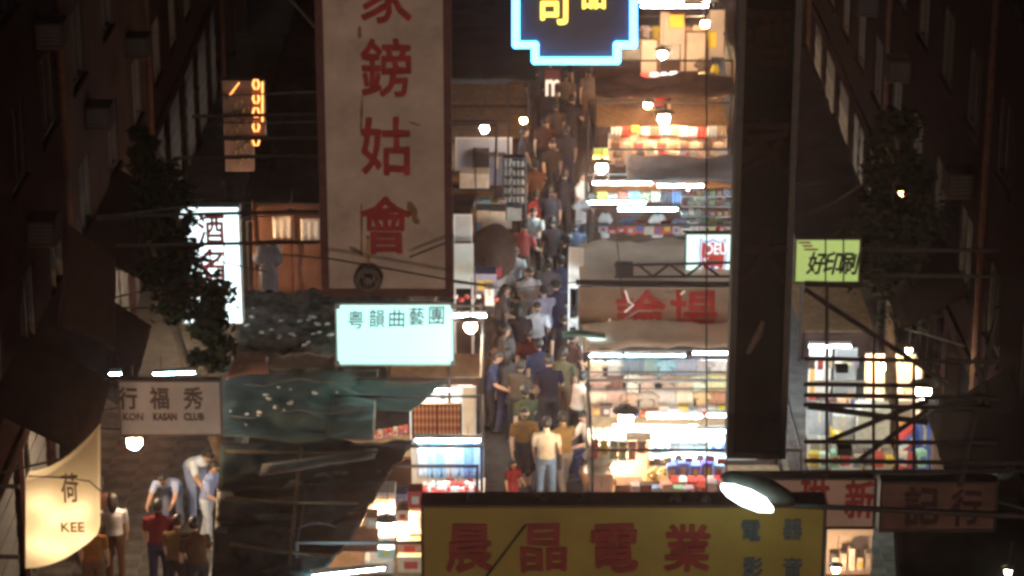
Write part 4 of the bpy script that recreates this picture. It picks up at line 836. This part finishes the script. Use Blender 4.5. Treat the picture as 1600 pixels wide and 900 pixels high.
# brown canvas stall on the left pavement
Y = 57; a0, a1 = at(400, 462, Y), at(512, 318, Y); t = thing('canvas_stall', ((a0.x + a1.x) / 2, Y, 0), 'reddish brown canvas stall behind the big beige sign', 'stall')
part('canvas_wall', MB().sheet((a0.x, Y, a0.z), (a1.x, Y, a0.z), (a1.x, Y, a1.z), (a0.x, Y, a1.z), 14, 10, amp=.08, freq=1.5), mat('canvas_brown', (.13, .06, .04), .85, .35, 2), t)
for x in (a0.x, a1.x, (a0.x + a1.x) / 2): part('post', MB().rod((x, Y - .06, 0), (x, Y - .06, a1.z + .1), .03), RUST, t)
part('cross_rail', MB().rod((a0.x, Y - .06, at(450, 378, Y).z), (a1.x, Y - .06, at(450, 378, Y).z), .03), RUST, t)
bulb(at(455, 330, 56.3), 'dim warm bulb before the reddish brown canvas', .03, emat('bulb_faint', (1, .55, .25), 70), cord=.4)
shirt(at(440, 338, 56.6), (.62, .52, .45), 'pale cloth hanging on the brown canvas, left one', .42, .5, kind='cloth'); shirt(at(484, 342, 56.6), (.72, .64, .55), 'pale cloth hanging on the brown canvas, right one', .42, .5, kind='cloth')
shirt(at(418, 380, 55.8), (.09, .09, .11), 'slate grey jacket hanging left of the brown canvas', .7, 1.2); shirt(at(432, 382, 56.0), (.55, .5, .47), 'pale strip of cloth beside the slate grey jacket', .2, .5, kind='cloth')

# ------------------------------------------------------------------ right pavement kiosks
panel(1262, 542, 1300, 622, 52.5, mat('white_screen', (.70, .74, .76), .7, .12, 3), 'bluish white screen just right of the dark vertical sign'); panel(1302, 546, 1340, 622, 52.8, mat('grey_screen', (.50, .50, .50), .7, .12, 3), 'grey white screen next to the bluish one')
panel(1262, 572, 1276, 618, 52.2, mat('orange_green', (.65, .40, .12), .7, .2, 3), 'narrow orange board leaning by the bluish white screen')
tpx(1264, 1330, 541, 52.0, TUBE_W, 'white tube over the screens on the right pavement', double=False)
t = thing('lit_kiosk', at(1388, 640, 51.5), 'brightly lit cream kiosk under the right tree', 'kiosk'); a0, a1 = at(1350, 640, 51.5), at(1430, 556, 51.5)
part('back_wall', MB().box((a0.x, 51.6, 0.13), (a1.x, 51.66, a1.z)), mat('kiosk_cream', (.72, .62, .48), .8, .15, 3), t); part('side_wall', MB().box((a1.x, 50.6, .13), (a1.x + .04, 51.66, a1.z)), MATS['kiosk_cream'], t); part('shelf', MB().box((a0.x, 51.2, a0.z + .3), (a1.x - .01, 51.59, a0.z + .34)), WHITEP, t); part('counter', MB().box((a0.x, 50.6, .13), (a1.x - .01, 51.1, a0.z)), WOOD, t)
bulb(at(1385, 572, 51.0), 'warm bulb inside the lit cream kiosk', .07, cord=.3)
for i in range(6): boxpx(1354 + i * 12, 616 - R.uniform(0, 6), 1363 + i * 12, 625, 51.25, .2, cloth([(.7, .5, .4), (.8, .75, .7), (.5, .4, .35)][i % 3]), 'small box %s from the left on the lit kiosk shelf' % ORD[i], 'box', 'goods_box', False)
for i, (a_, b_, c_, d_, c, nm) in enumerate(((1262, 640, 1298, 690, (.34, .34, .36), 'grey'), (1300, 650, 1336, 690, (.42, .40, .38), 'light grey'), (1338, 640, 1392, 700, (.55, .52, .46), 'off white'), (1264, 694, 1300, 735, (.36, .30, .26), 'drab'), (1300, 700, 1350, 738, (.62, .60, .58), 'whitish'), (1352, 705, 1396, 738, (.46, .40, .34), 'putty'), (1300, 680, 1318, 690, (.7, .42, .05), 'amber'), (1432, 672, 1456, 735, (.10, .16, .5), 'royal blue'), (1458, 690, 1490, 738, (.3, .2, .16), 'umber brown'))):
    boxpx(a_, b_, c_, d_, 48.0 - .25 * (i % 4), .45, cloth(c), '%s carton stacked on the right pavement behind the steel frame' % nm)
p = at(1413, 726, 47.3); t = thing('striped_bolster', p, 'red white and blue diagonal striped bag on the right pavement', 'striped bag'); h_ = .72
for k in range(7):
    b = MB(); z0_ = p.z + k * h_ / 7
    b.loft([(p.x, 47.3, z0_ + j * h_ / 14) for j in range(3)], [.14] * 3, 12); b.v = [(x, y, z + (x - p.x) * .8) for x, y, z in b.v]; part('stripe_band', b, [cloth((.62, .08, .08)), cloth((.78, .78, .8)), cloth((.10, .16, .5))][k % 3], t)
tube(at(1310, 640, 47.6).x, 47.6, at(1310, 640, 47.6).z + .5, 1.0, TUBE_W, 'white tube over the cartons on the right pavement')
t = thing('corner_kiosk', at(1333, 900, 43.2), 'small pale kiosk right of the yellow sign', 'kiosk'); a0, a1 = at(1294, 912, 43.2), at(1368, 828, 43.2)
part('back_wall', MB().box((a0.x, 43.6, .13), (a1.x, 43.66, a1.z)), mat('kiosk_pale', (.66, .58, .52), .8, .15, 3), t); part('counter', MB().box((a0.x, 43.0, .13), (a1.x, 43.59, a0.z)), WOOD, t); part('header', MB().box((a0.x, 43.5, a1.z - .25), (a1.x, 43.59, a1.z + .02)), MATS['kiosk_pale'], t)
bulb(at(1306, 889, 42.7), 'warm bulb in the small pale kiosk by the yellow sign', .05, emat('bulb_dim', (1, .6, .3), 190), cord=.5)
for i in range(5): boxpx(1300 + i * 13, 872 - (i % 3) * 7, 1311 + i * 13, 892, 43.2, .2, cloth([(.6, .55, .5), (.4, .36, .34), (.72, .7, .66)][i % 3]), 'little pale box %s from the left in the small pale kiosk' % ORD[i], 'box', 'goods_box', False)

# ------------------------------------------------------------------ awnings, air conditioners, trees, cables
def awning(side, y0, y1, z0, z1, reach, m, label, curve=.35):
    x = side * (FX - .06); b = MB(); n, k = 18, 6
    for lay in (0, 1):
        for j in range(k + 1):
            for i in range(n + 1):
                u, v = i / n, j / k; yy = y0 + (y1 - y0) * u; b.v.append((x - side * reach * v, yy, z0 + (z1 - z0) * v - curve * v * v * math.sin(math.pi * u) * .6 - .04 * abs(math.sin(i * 1.3)) * v - lay * .02))
    N = (n + 1) * (k + 1)
    for j in range(k):
        for i in range(n):
            a = j * (n + 1) + i; q = (a, a + 1, a + n + 2, a + n + 1); b.f += [q, tuple(N + w for w in reversed(q))]
    for i in range(n): a = k * (n + 1) + i; b.f.append((a, a + 1, a + 1 + N, a + N))
    t = thing('awning', (x, (y0 + y1) / 2, z1), label, 'awning'); part('canvas', b, m, t, True)
    for yy in (y0 + .1, y1 - .1): part('stay', MB().rod((x, yy, z1 - .4), (x - side * reach * .96, yy, z1 - .06), .02), STEEL, t)
    return t
AWN = mat('awning_canvas', (.014, .008, .0065), .85, .5, 2)
awning(-1, 40.8, 44.2, 5.0, 4.2, 1.5, AWN, 'dark brown awning over the curved cream sign'); awning(-1, 44.6, 48.8, 4.6, 3.5, 1.6, AWN, 'dark brown awning behind the warm bulb on the left'); awning(-1, 50.6, 56, 4.4, 3.6, 1.5, AWN, 'dark awning farther along the left facade')
awning(1, 40.2, 43.6, 4.6, 3.8, 1.3, AWN, 'dark awning over the right pavement beyond the dim sign'); awning(1, 47.5, 54, 4.6, 3.9, 1.2, AWN, 'dark awning over the lit cream kiosk')
solo('hanging_banner', MB().sheet((-8.0, 44.5, 5.0), (-7.0, 44.5, 4.6), (-6.9, 44.6, 6.3), (-7.7, 44.6, 6.9), 8, 8, amp=.1, freq=2), cloth((.035, .022, .018)), 'drab torn banner hanging above the left awnings', 'banner')
def aircon(p, side, label):
    t = thing('air_conditioner', p, label, 'air conditioner', 'air conditioners on the facades'); x, y, z = p; d = -side * .5
    part('case', MB().box((x, y, z), (x + d, y + .65, z + .45)), mat('aircon_case', (.03, .024, .02), .8, .3, 4), t)
    for k in range(5): part('louvre', MB().box((x + .04 * -side, y - .012, z + .06 + k * .075), (x + d * .9, y - .001, z + .095 + k * .075)), STEEL, t)
    part('bracket', MB().box((x, y + .05, z - .05), (x + d, y + .6, z - .001)), RUST, t)
for i, (y, z) in enumerate(((45.5, 6.2), (47.5, 9.3), (52.5, 6.3), (55.2, 9.2), (58.5, 6.2), (61, 9.4), (66, 6.3))): aircon((-FX, y, z), -1, 'boxy air conditioner on the left facade, %s from the camera' % ORD[i])
for i, (y, z) in enumerate(((48, 6.3), (52, 9.2), (56.5, 6.2), (62, 6.3), (66, 9.3), (70, 6.2))): aircon((FX, y, z), 1, 'boxy air conditioner on the right facade, %s from the camera' % ORD[i])
def tree(base, h0, h1, rx, label, seed, n=2600, lean=0):
    rr = random.Random(seed); t = thing('street_tree', base, label, 'tree'); b = Vector(base)
    tr = MB(); tr.loft([b, b + Vector((.05, 0, h0 * .5)), b + Vector((lean * .4, 0, h0)), b + Vector((lean, 0, h0 + (h1 - h0) * .7))], [.16, .13, .10, .03], 10); part('trunk', tr, BARK, t, True)
    cl = []
    for k in range(24):
        f = (k + .5) / 24; z = h0 + (h1 - h0) * f; w = rx * (.55 + .5 * math.sin(math.pi * min(1, f * 1.15))); a = rr.random() * 6.3; q = w * rr.uniform(.25, .8)
        c = b + Vector((lean * f + q * math.cos(a), q * math.sin(a), z)); cl.append((c, w * rr.uniform(.35, .7)))
        if k % 2: part('limb', MB().loft([b + Vector((lean * f * .6, 0, z - .6)), c], [.045, .012], 6), BARK, t)
    lv = MB()
    for i in range(n):
        c, r_ = cl[rr.randrange(len(cl))]; d = Vector((rr.gauss(0, 1), rr.gauss(0, 1), rr.gauss(0, .8))) * r_ * .48; p = c + d
        u = Vector((rr.gauss(0, 1), rr.gauss(0, 1), rr.gauss(0, .6))).normalized(); v = u.cross(Vector((rr.gauss(0, 1), rr.gauss(0, 1), rr.gauss(0, 1)))).normalized(); s = rr.uniform(.07, .14); m0 = len(lv.v)
        lv.v += [tuple(p - u * s), tuple(p + v * s * .45), tuple(p + u * s), tuple(p - v * s * .45)]; lv.f.append((m0, m0 + 1, m0 + 2, m0 + 3))
    props(part('crown', lv, LEAF, t), kind='stuff')
q = at(335, 560, 46.5); tree((q.x, 46.5, .13), 3.3, 8.0, .6, 'slim dark leafy tree hiding the edge of the white light box', 3, 6500, -1.25)
q = at(1392, 540, 50.0); tree((q.x, 50.0, .13), 2.9, 7.2, .85, 'dark leafy tree standing over the right pavement', 4, 7500, -.1)
def cable(pts, Y, label, r=.012):
    solo('overhead_cable', MB().loft([at(x, y, Y) for x, y in pts], [r] * len(pts), 5), BLACK, label, 'cable', 'overhead cables')
cable([(440, 398), (520, 405), (600, 419), (700, 437), (760, 446)], 29.6, 'thin dark cable crossing the bottom of the beige sign')
cable([(150, 338), (230, 330), (340, 316), (505, 318)], 33, 'thin dark cable running left of the beige sign')
cable([(640, 402), (700, 378)], 29.7, 'short dark cable rising across the beige sign')
cable([(700, 440), (800, 452), (900, 441)], 45, 'dark cable sagging across the alley')
cable([(960, 330), (968, 420), (972, 470)], 44, 'thin dark cable hanging before the pale plastic roof')
cable([(742, 230), (744, 330), (741, 460)], 43, 'thin dark cable hanging beside the white boards')
cable([(1262, 335), (1300, 318), (1345, 290)], 36, 'pale looping cable right of the dark sign', .02)
# ------------------------------------------------------------------ people
def body_mesh(name, lean=4, arms=((8, 8, 12), (8, 8, 12)), legs=((4, 6), (-4, 4)), skirt=False, nod=10):
    segs = []                                   # (p, q, rp, rq, material)  0 skin 1 shirt 2 trousers 3 shoe 4 dark
    mb = MB(); V = Vector
    l = rad(lean); s = V((0, -math.sin(l), math.cos(l))); P = V((0, 0, 0))
    sp = [P + s * q for q in (-.10, .0, .12, .26, .38, .47, .50)]
    rr_ = [(.165, .115), (.172, .122), (.152, .108), (.165, .115), (.185, .112), (.15, .085), (.07, .06)]
    mb.loft(sp, rr_, 14, side=(1, 0, 0))
    segs += [(sp[0], sp[1], .14, .14, 2)] if not skirt else []
    for k in range(1, 6): segs.append((sp[k], sp[k + 1], .14, .13 if k < 5 else .08, 1))
    ln = rad(lean * .55 + nod * .3); nd = V((0, -math.sin(ln), math.cos(ln))); nb = P + s * .49; hc = nb + nd * .175 + V((0, -.015, 0))
    mb.loft([nb - s * .03, nb + nd * .12], [.055, .052], 10); segs.append((nb + nd * .03, nb + nd * .1, .05, .05, 0))
    hd = rad(lean * .45 + nod); up = V((0, -math.sin(hd), math.cos(hd))); fw = V((0, -math.cos(hd), -math.sin(hd)))
    mb.loft([hc - up * .115 + fw * .03, hc - up * .085 + fw * .02, hc - up * .03 + fw * .008, hc + up * .03, hc + up * .08, hc + up * .112], [(.028, .035), (.05, .065), (.068, .088), (.075, .095), (.062, .08), (.02, .03)], 14, side=(1, 0, 0))
    mb.loft([hc + up * .02 + fw * .085, hc - up * .025 + fw * .108, hc - up * .035 + fw * .09], [.010, .016, .010], 8, side=(1, 0, 0))
    for x in (-.078, .078): mb.ball(hc + V((x, 0, 0)) - up * .01 + fw * .005, .012, .02, .03, 8, 6)
    segs += [(hc - up * .1, hc + up * .1, .07, .07, 0)]
    for x in (-.03, .03): segs.append((hc + V((x, 0, 0)) + up * .008 + fw * .092, hc + V((x * 1.2, 0, 0)) + up * .008 + fw * .088, .009, .009, 4))
    segs.append((hc - up * .062 + fw * .087 + V((-.018, 0, 0)), hc - up * .062 + fw * .087 + V((.018, 0, 0)), .006, .006, 4))
    hands = []
    for sg, (sw, ab, el) in zip((-1, 1), arms):
        S = P + s * .435 + V((sg * .175, 0, 0)); a, b = rad(sw), rad(ab)
        d1 = V((sg * math.sin(b), -math.sin(a) * math.cos(b), -math.cos(a) * math.cos(b))); a2 = rad(sw + el); d2 = V((sg * math.sin(b) * .4 - sg * math.sin(rad(el)) * .25, -math.sin(a2), -math.cos(a2))).normalized()
        E_, Wr = S + d1 * .28, S + d1 * .28 + d2 * .245
        mb.loft([S - d1 * .02, S + d1 * .08, S + d1 * .19, S + d1 * .20, E_, E_ + d2 * .08, Wr], [.062, .064, .060, .046, .041, .043, .028], 10)
        segs += [(S, S + d1 * .19, .06, .06, 1), (S + d1 * .215, E_, .045, .04, 0), (E_, Wr, .04, .03, 0)]
        sx = V((0, 1, 0)); sx = (sx - d2 * sx.dot(d2)).normalized(); nn = d2.cross(sx)
        mb.loft([Wr - d2 * .02, Wr + d2 * .03, Wr + d2 * .085], [(.026, .018), (.040, .017), (.038, .014)], 10, side=tuple(sx)); segs.append((Wr, Wr + d2 * .08, .03, .03, 0))
        hands.append((Wr, d2, sx, nn * sg))
    zs = []
    for sg, (hp, kn) in zip((-1, 1), legs):
        H = P + V((sg * .088, 0, -.05)); a, b = rad(hp), rad(hp - kn); d1 = V((sg * .03, -math.sin(a), -math.cos(a))); d2 = V((0, -math.sin(b), -math.cos(b))); K = H + d1 * .40; An = K + d2 * .40
        mb.loft([H + V((0, 0, .05)), H + d1 * .12, K, K + d2 * .15, An], [.098, .092, .068, .066, .056], 10)
        c_ = 2 if not skirt else 0; segs += [(H, K, .09, .07, c_), (K, An - d2 * .02, .07, .055, c_)]
        T = An + V((0, -.15, -.035)); mb.loft([An + V((0, .055, -.03)), An + V((0, 0, -.02)), An + V((0, -.09, -.035)), T], [(.032, .035), (.044, .048), (.046, .034), (.03, .022)], 10, side=(1, 0, 0)); segs.append((An + V((0, .04, -.035)), T, .045, .035, 3)); zs.append(An.z - .072)
    if skirt:
        mb.loft([P + V((0, 0, .05)), P + V((0, 0, -.12)), P + V((0, 0, -.45)), P + V((0, 0, -.5))], [(.165, .12), (.19, .15), (.22, .19), (.21, .18)], 14, side=(1, 0, 0)); segs.append((P, P + V((0, 0, -.5)), .17, .2, 2))
    dz = -min(zs)
    me = mb.mesh('tmp'); ob = bpy.data.objects.new('tmp', me); COL.objects.link(ob)
    rm = ob.modifiers.new('r', 'REMESH'); rm.mode = 'VOXEL'; rm.voxel_size = .0125
    sm = ob.modifiers.new('s', 'SMOOTH'); sm.factor = .5; sm.iterations = 2
    dm = ob.modifiers.new('d', 'DECIMATE'); dm.ratio = .45
    dg = bpy.context.evaluated_depsgraph_get(); dg.update(); ev = ob.evaluated_get(dg).to_mesh()
    vs = [tuple(v.co) for v in ev.vertices]; fs = [tuple(p.vertices) for p in ev.polygons]
    va = np.array(vs); cen = np.array([va[list(f)].mean(0) for f in fs])
    best = np.full(len(fs), 1e9); idx = np.zeros(len(fs), int)
    for (p, q, rp, rq, m) in segs:
        p, q = np.array(p), np.array(q); d = q - p; tt = np.clip(((cen - p) @ d) / (d @ d), 0, 1); ds = np.linalg.norm(cen - (p + tt[:, None] * d), axis=1) - (rp + tt * (rq - rp)); k = ds < best; best[k] = ds[k]; idx[k] = m
    bpy.data.objects.remove(ob)
    hb = MB()
    for (Wr, d2, sx, nn) in hands:
        for o_, L_ in ((-.03, .062), (-.01, .078), (.011, .083), (.031, .074)):
            b0 = Wr + d2 * .075 + sx * o_; hb.loft([b0, b0 + d2 * L_ * .5, b0 + d2 * L_ * .85 + nn * -.022, b0 + d2 * L_ * .95 + nn * -.04], [.0095, .009, .008, .006], 6)
        b0 = Wr + d2 * .025 - sx * .03; hb.loft([b0, b0 + d2 * .03 - sx * .025, b0 + d2 * .06 - sx * .03 - nn * .012], [.013, .011, .008], 6)
    n0 = len(vs); vs += hb.v; nf = len(fs); fs += [tuple(i + n0 for i in f) for f in hb.f]
    me2 = bpy.data.meshes.new(name); me2.from_pydata([(x, y, z + dz) for x, y, z in vs], [], fs)
    for _ in range(5): me2.materials.append(None)
    mi = np.zeros(len(fs), dtype=np.int32); mi[:nf] = idx; me2.polygons.foreach_set('material_index', mi); me2.polygons.foreach_set('use_smooth', [True] * len(fs)); me2.update()
    return me2, hc + V((0, 0, dz)), hd
POSE = {'stand': body_mesh('stand'), 'walk': body_mesh('walk', 5, ((28, 7, 18), (-22, 7, 10)), ((24, 8), (-18, 14)), nod=12),
        'hold': body_mesh('hold', 6, ((28, 10, 75), (30, 10, 70)), ((3, 5), (-3, 6)), nod=26), 'look': body_mesh('look', 12, ((14, 12, 50), (6, 8, 14)), ((10, 12), (-8, 6)), nod=22),
        'bend': body_mesh('bend', 62, ((52, 8, 22), (60, 10, 16)), ((16, 18), (-2, 12)), nod=16), 'sit': body_mesh('sit', 14, ((30, 8, 45), (34, 8, 50)), ((86, 88), (80, 84)), nod=20),
        'skirt': body_mesh('skirt', 4, ((6, 10, 10), (16, 10, 60)), ((4, 6), (-4, 4)), True, 12)}
def hair_mesh(long=False):
    b = MB(); b.ball((0, 0, 0), .088, .110, .122, 16, 12); out = []
    for x, y, z in b.v:
        n = 1 + .09 * noise.noise(Vector((x * 26, y * 26, z * 26)))
        x, y, z = x * n, y * n + .012, z * n + .012
        if y < .0 and z < .045: k = .62; x, y, z = x * .80, y * k, z * .8
        elif z < -.02: 
            if long: z = z * 2.1 - .03; y = y * 1.05 + .01; x *= 1.05
            else: z = -.02 + (z + .02) * .75
        out.append((x, y, z))
    b.v = out; b.sm = True; return b.mesh('hair')
HAIRM = [hair_mesh(), hair_mesh(True)]
capm = MB(); capm.ball((0, 0, .04), .092, .11, .085, 14, 8).loft([(0, -.07, .045), (0, -.13, .035), (0, -.17, .025)], [(.07, .012), (.06, .009), (.03, .006)], 10, side=(1, 0, 0)); capm.sm = True; CAPM = capm.mesh('cap')
def person(px, py, pose, face, sh, tr, label, sc=1.0, long=False, cap=None, z=0.0, hair=HAIR, skin=SKIN, group='people in the market'):
    me, hc, hd = POSE[pose]; loc = gz(px, py, z)
    o = bpy.data.objects.new('person', me); COL.objects.link(o); o.location = loc; o.rotation_euler = (0, 0, rad(face)); o.scale = (sc * 1.12, sc * 1.12, sc * 1.03)
    if max(sh) < .5 and sh[2] < .3: sh = tuple(v * .6 for v in sh)  # shade of the backlit crowd put into the darker shirt colours
    for i, m in enumerate((skin, cloth(sh), cloth(tr), SHOE, DARKF)): o.material_slots[i].link = 'OBJECT'; o.material_slots[i].material = m
    props(o, label, 'person', group); WL[o.name] = loc
    h = childmesh('hair', HAIRM[1 if long else 0], hair, o, hc); h.rotation_euler = (hd, 0, 0)
    if cap: c_ = childmesh('cap', CAPM, cloth(cap), o, hc); c_.rotation_euler = (hd, 0, 0)
    return o
DJ, DK, NV, BR, GY = (.10, .16, .26), (.03, .03, .035), (.03, .035, .08), (.14, .08, .05), (.28, .28, .29)
WH, CR = (.72, .70, .66), (.68, .58, .42)
PEOPLE = [
 (853, 787, 'stand', 172, CR, (.16, .24, .36), 'person in cream shirt and blue jeans seen from behind, front of alley', 1.02),
 (818, 764, 'skirt', 12, (.30, .16, .055), DK, 'person in ochre top and dark skirt facing the camera', 1.0, True),
 (880, 772, 'walk', 200, (.32, .20, .075), (.22, .18, .15), 'person in golden brown shirt beside the cream shirt', 1.0),
 (800, 800, 'skirt', 30, (.24, .025, .025), (.20, .025, .03), 'small child in red with pale collar near the yellow sign', .62, True),
 (925, 742, 'sit', -60, (.78, .76, .74), NV, 'vendor in white shirt sitting at the nearest right stall', 1.0),
 (916, 800, 'bend', 70, (.78, .74, .70), BR, 'person in white bending at the alley end of nearest right stall', .92),
 (822, 728, 'walk', 195, (.10, .11, .06), DK, 'person in olive green with pale cap behind the ochre top', 1.0, False, (.22, .22, .15)),
 (858, 690, 'look', 185, (.02, .02, .035), DK, 'stout person in black shirt in the middle of the crowd', 1.06),
 (878, 668, 'stand', 160, (.17, .15, .09), BR, 'person in olive brown shirt right of the black shirt', 1.0),
 (900, 705, 'look', 120, (.66, .52, .44), DK, 'person in pale pink shirt leaning towards the shirts', .98),
 (826, 632, 'walk', 178, (.13, .025, .02), DK, 'person in dark red shirt left of the black shirt', 1.0),
 (785, 630, 'stand', 100, (.20, .19, .18), GY, 'person in grey shirt next to the warm bulb', 1.0),
 (800, 622, 'look', 250, (.26, .25, .23), DK, 'person in drab grey shirt beside the grey shirt', .97, True),
 (765, 672, 'look', 80, (.05, .07, .16), DK, 'person in navy shirt at the watch board stall', 1.0),
 (838, 590, 'hold', 5, (.60, .66, .74), NV, 'person in pale blue shirt facing the camera mid alley', 1.02),
 (908, 594, 'stand', 185, (.80, .77, .73), DK, 'person in white shirt seen from behind by the tan banner', 1.0),
 (880, 610, 'walk', 175, (.05, .04, .05), DK, 'person in blackish shirt walking left of the white shirt', 1.03),
 (850, 560, 'walk', 190, (.42, .38, .48), GY, 'person in mauve grey shirt seen from behind', 1.0),
 (872, 556, 'look', 200, (.05, .05, .09), NV, 'person in midnight blue shirt with bowed head', 1.0, False, (.03, .03, .05)),
 (804, 492, 'hold', 3, (.82, .78, .78), NV, 'boy in bright white shirt holding something in both hands', .96),
 (815, 462, 'look', 150, (.50, .10, .09), BR, 'person in red shirt behind the bright white boy', 1.05),
 (834, 428, 'hold', -10, (.50, .50, .48), DK, 'person in grey white top with long hair beyond the red shirt', .98, True),
 (876, 512, 'walk', 180, (.10, .12, .20), DJ, 'person in steel blue shirt walking away mid alley', 1.0),
 (888, 480, 'stand', 180, (.04, .035, .035), DK, 'dark dressed person near the grey white board', 1.0),
 (760, 520, 'sit', 70, (.40, .30, .28), GY, 'seated vendor with dark hair by the trinket packets', 1.0, True),
 (786, 524, 'hold', 40, (.66, .58, .54), GY, 'vendor in pale top at the trinket counter', .98),
 (836, 352, 'walk', 185, (.26, .10, .05), DK, 'person in rust orange shirt by the silver rack', 1.0),
 (858, 400, 'stand', 175, (.06, .06, .08), DK, 'person in charcoal shirt beyond the grey white top', 1.02),
 (838, 398, 'walk', 200, (.40, .05, .05), DK, 'person in crimson shirt left of the charcoal shirt', .97),
 (880, 372, 'look', 170, (.05, .045, .05), DK, 'dark dressed person opposite the bluish tubes', 1.0),
 (862, 316, 'walk', 5, (.09, .07, .06), DK, 'dark brown dressed person walking towards camera far down', 1.0),
 (884, 300, 'stand', 180, (.07, .07, .09), NV, 'slate dressed person far down the alley', 1.03),
 (868, 254, 'walk', 182, (.12, .08, .06), DK, 'brown shirted person deep in the alley', 1.0),
 (890, 246, 'look', 160, (.06, .05, .06), DK, 'black haired person deep in the alley near the bulb', 1.0),
 (884, 206, 'stand', 180, (.18, .13, .10), DK, 'person in tan deep in the alley', 1.0),
 (920, 196, 'walk', 175, (.30, .22, .18), BR, 'pale shirted person below the neon sign', 1.0),
 (905, 170, 'walk', 2, (.07, .06, .07), DK, 'shadowy person right under the neon sign', 1.0),
 (1030, 222, 'stand', 20, (.06, .05, .05), DK, 'dark vendor behind the far handbags', 1.0),
 (906, 372, 'stand', 60, (.74, .74, .74), NV, 'vendor in white shirt left of the bluish tubes', 1.0),
 (842, 655, 'walk', 188, (.05, .06, .12), DK, 'person in dark navy shirt close behind the black shirt', 1.04),
 (808, 690, 'look', 150, (.13, .10, .08), DK, 'person in dim brown shirt left of the black shirt', 1.0),
 (792, 668, 'walk', 170, (.09, .09, .10), NV, 'person in charcoal jacket by the cream board', 1.02, True),
 (890, 640, 'stand', 140, (.12, .06, .05), BR, 'person in maroon brown shirt facing the hanging shirts', 1.0),
 (812, 596, 'stand', 182, (.05, .04, .05), DK, 'person in black top right of the grey shirts', 1.0, True),
 (856, 520, 'walk', 176, (.20, .18, .20), DK, 'person in ash grey shirt mid alley', 1.02),
 (778, 560, 'look', 95, (.30, .24, .22), DK, 'person in taupe shirt beside the white tube', 1.0, True),
 (826, 530, 'hold', 10, (.55, .50, .50), GY, 'person in pale grey shirt facing camera left of the alley', 1.0),
 (898, 452, 'walk', 180, (.08, .09, .13), NV, 'person in dim blue shirt by the pale roof', 1.0),
 (864, 450, 'look', 190, (.07, .05, .05), DK, 'person in sooty brown shirt ahead of the steel blue shirt', 1.0),
 (816, 300, 'stand', 100, (.10, .09, .10), DK, 'dim person standing by the silver rack', 1.0),
 (850, 280, 'walk', 178, (.14, .06, .05), DK, 'person in dark rust shirt deep in the alley', 1.0),
 (872, 150, 'walk', 180, (.10, .08, .08), DK, 'faint person by the letter m sign', 1.0),
 (834, 200, 'look', 160, (.09, .08, .09), DK, 'dim person under the small bare bulb', 1.0),
 # left pavement
 (308, 806, 'bend', 28, (.66, .76, .90), (.30, .38, .60), 'person in pale blue white shirt bending over on the left pavement', 1.15),
 (272, 826, 'bend', -8, (.38, .46, .68), (.20, .24, .36), 'person in soft blue shirt bending down with head to camera', .98),
 (326, 846, 'look', 70, (.34, .42, .70), (.62, .70, .82), 'person in blue and white beside the blackish tarpaulin', .95),
 (252, 925, 'stand', 178, (.20, .03, .04), NV, 'person in dark red shirt on the left pavement', 1.02),
 (182, 905, 'stand', 186, (.50, .50, .52), BR, 'person in grey white shirt near the curved cream sign', .95, True),
 (278, 950, 'look', 165, (.20, .13, .07), DK, 'person in brown jacket at the bottom left', 1.0),
 (312, 958, 'look', 200, (.10, .06, .035), DK, 'person in dark brown coat at the bottom left', 1.02),
 (158, 880, 'walk', 170, (.10, .05, .04), DK, 'person in maroon walking past the curved cream sign', 1.0, True),
 (150, 950, 'stand', 180, (.36, .16, .05), BR, 'person in orange brown shirt in the lower left corner', .98),
]
for p in PEOPLE:
    a = list(p); lab = a.pop(6); kw = {}
    person(a[0], a[1], a[2], a[3], a[4], a[5], lab, a[6] if len(a) > 6 else 1.0, a[7] if len(a) > 7 else False, a[8] if len(a) > 8 else None, z=.142 if a[0] < 345 else 0.006)
# stools for the seated vendors
for px, py, lab in ((925, 742, 'low wooden stool under the vendor in white at nearest right stall'), (760, 520, 'low wooden stool under the seated vendor by the trinkets')):
    g = gz(px, py, 0); t = thing('stool', g, lab, 'stool'); part('seat', MB().bev((g.x - .17, g.y - .1, .36), (g.x + .17, g.y + .24, .40), .01), WOOD, t)
    for sx in (-.14, .14):
        for sy in (-.07, .21): part('leg', MB().box((g.x + sx - .02, g.y + sy - .02, 0), (g.x + sx + .02, g.y + sy + .02, .359)), WOOD, t)
# shoulder bag of the person in the cream shirt
g = gz(853, 787, 0); t = thing('shoulder_bag', g + Vector((.27, .02, .75)), 'black shoulder bag hanging at the right of the cream shirt', 'bag')
part('bag_body', MB().bev((g.x + .21, g.y - .08, .74), (g.x + .31, g.y + .16, 1.02), .03), BLACK, t); part('strap', MB().loft([(g.x + .26, g.y + .1, 1.0), (g.x + .21, g.y + .07, 1.25), (g.x + .15, g.y + .02, 1.46), (g.x + .20, g.y - .10, 1.25), (g.x + .26, g.y - .04, 1.0)], [(.02, .008)] * 5, 5), BLACK, t)
bpy.data.objects.remove(_fo)

# ------------------------------------------------------------------ haze: volume added to imitate reddish lens glow around the lamps
hz = part('haze', MB().box((-60, -30, -1.2), (60, 130, 26)), bpy.data.materials.new('glow_haze')); props(hz, kind='stuff')
hm = hz.data.materials[0]; hm.use_nodes = True; hn = hm.node_tree; hn.nodes.clear()
ho = hn.nodes.new('ShaderNodeOutputMaterial'); hv = hn.nodes.new('ShaderNodeVolumePrincipled'); hn.links.new(hv.outputs[0], ho.inputs['Volume'])
hv.inputs['Color'].default_value = (.95, .62, .56, 1); hv.inputs['Density'].default_value = HAZE; hv.inputs['Anisotropy'].default_value = .9
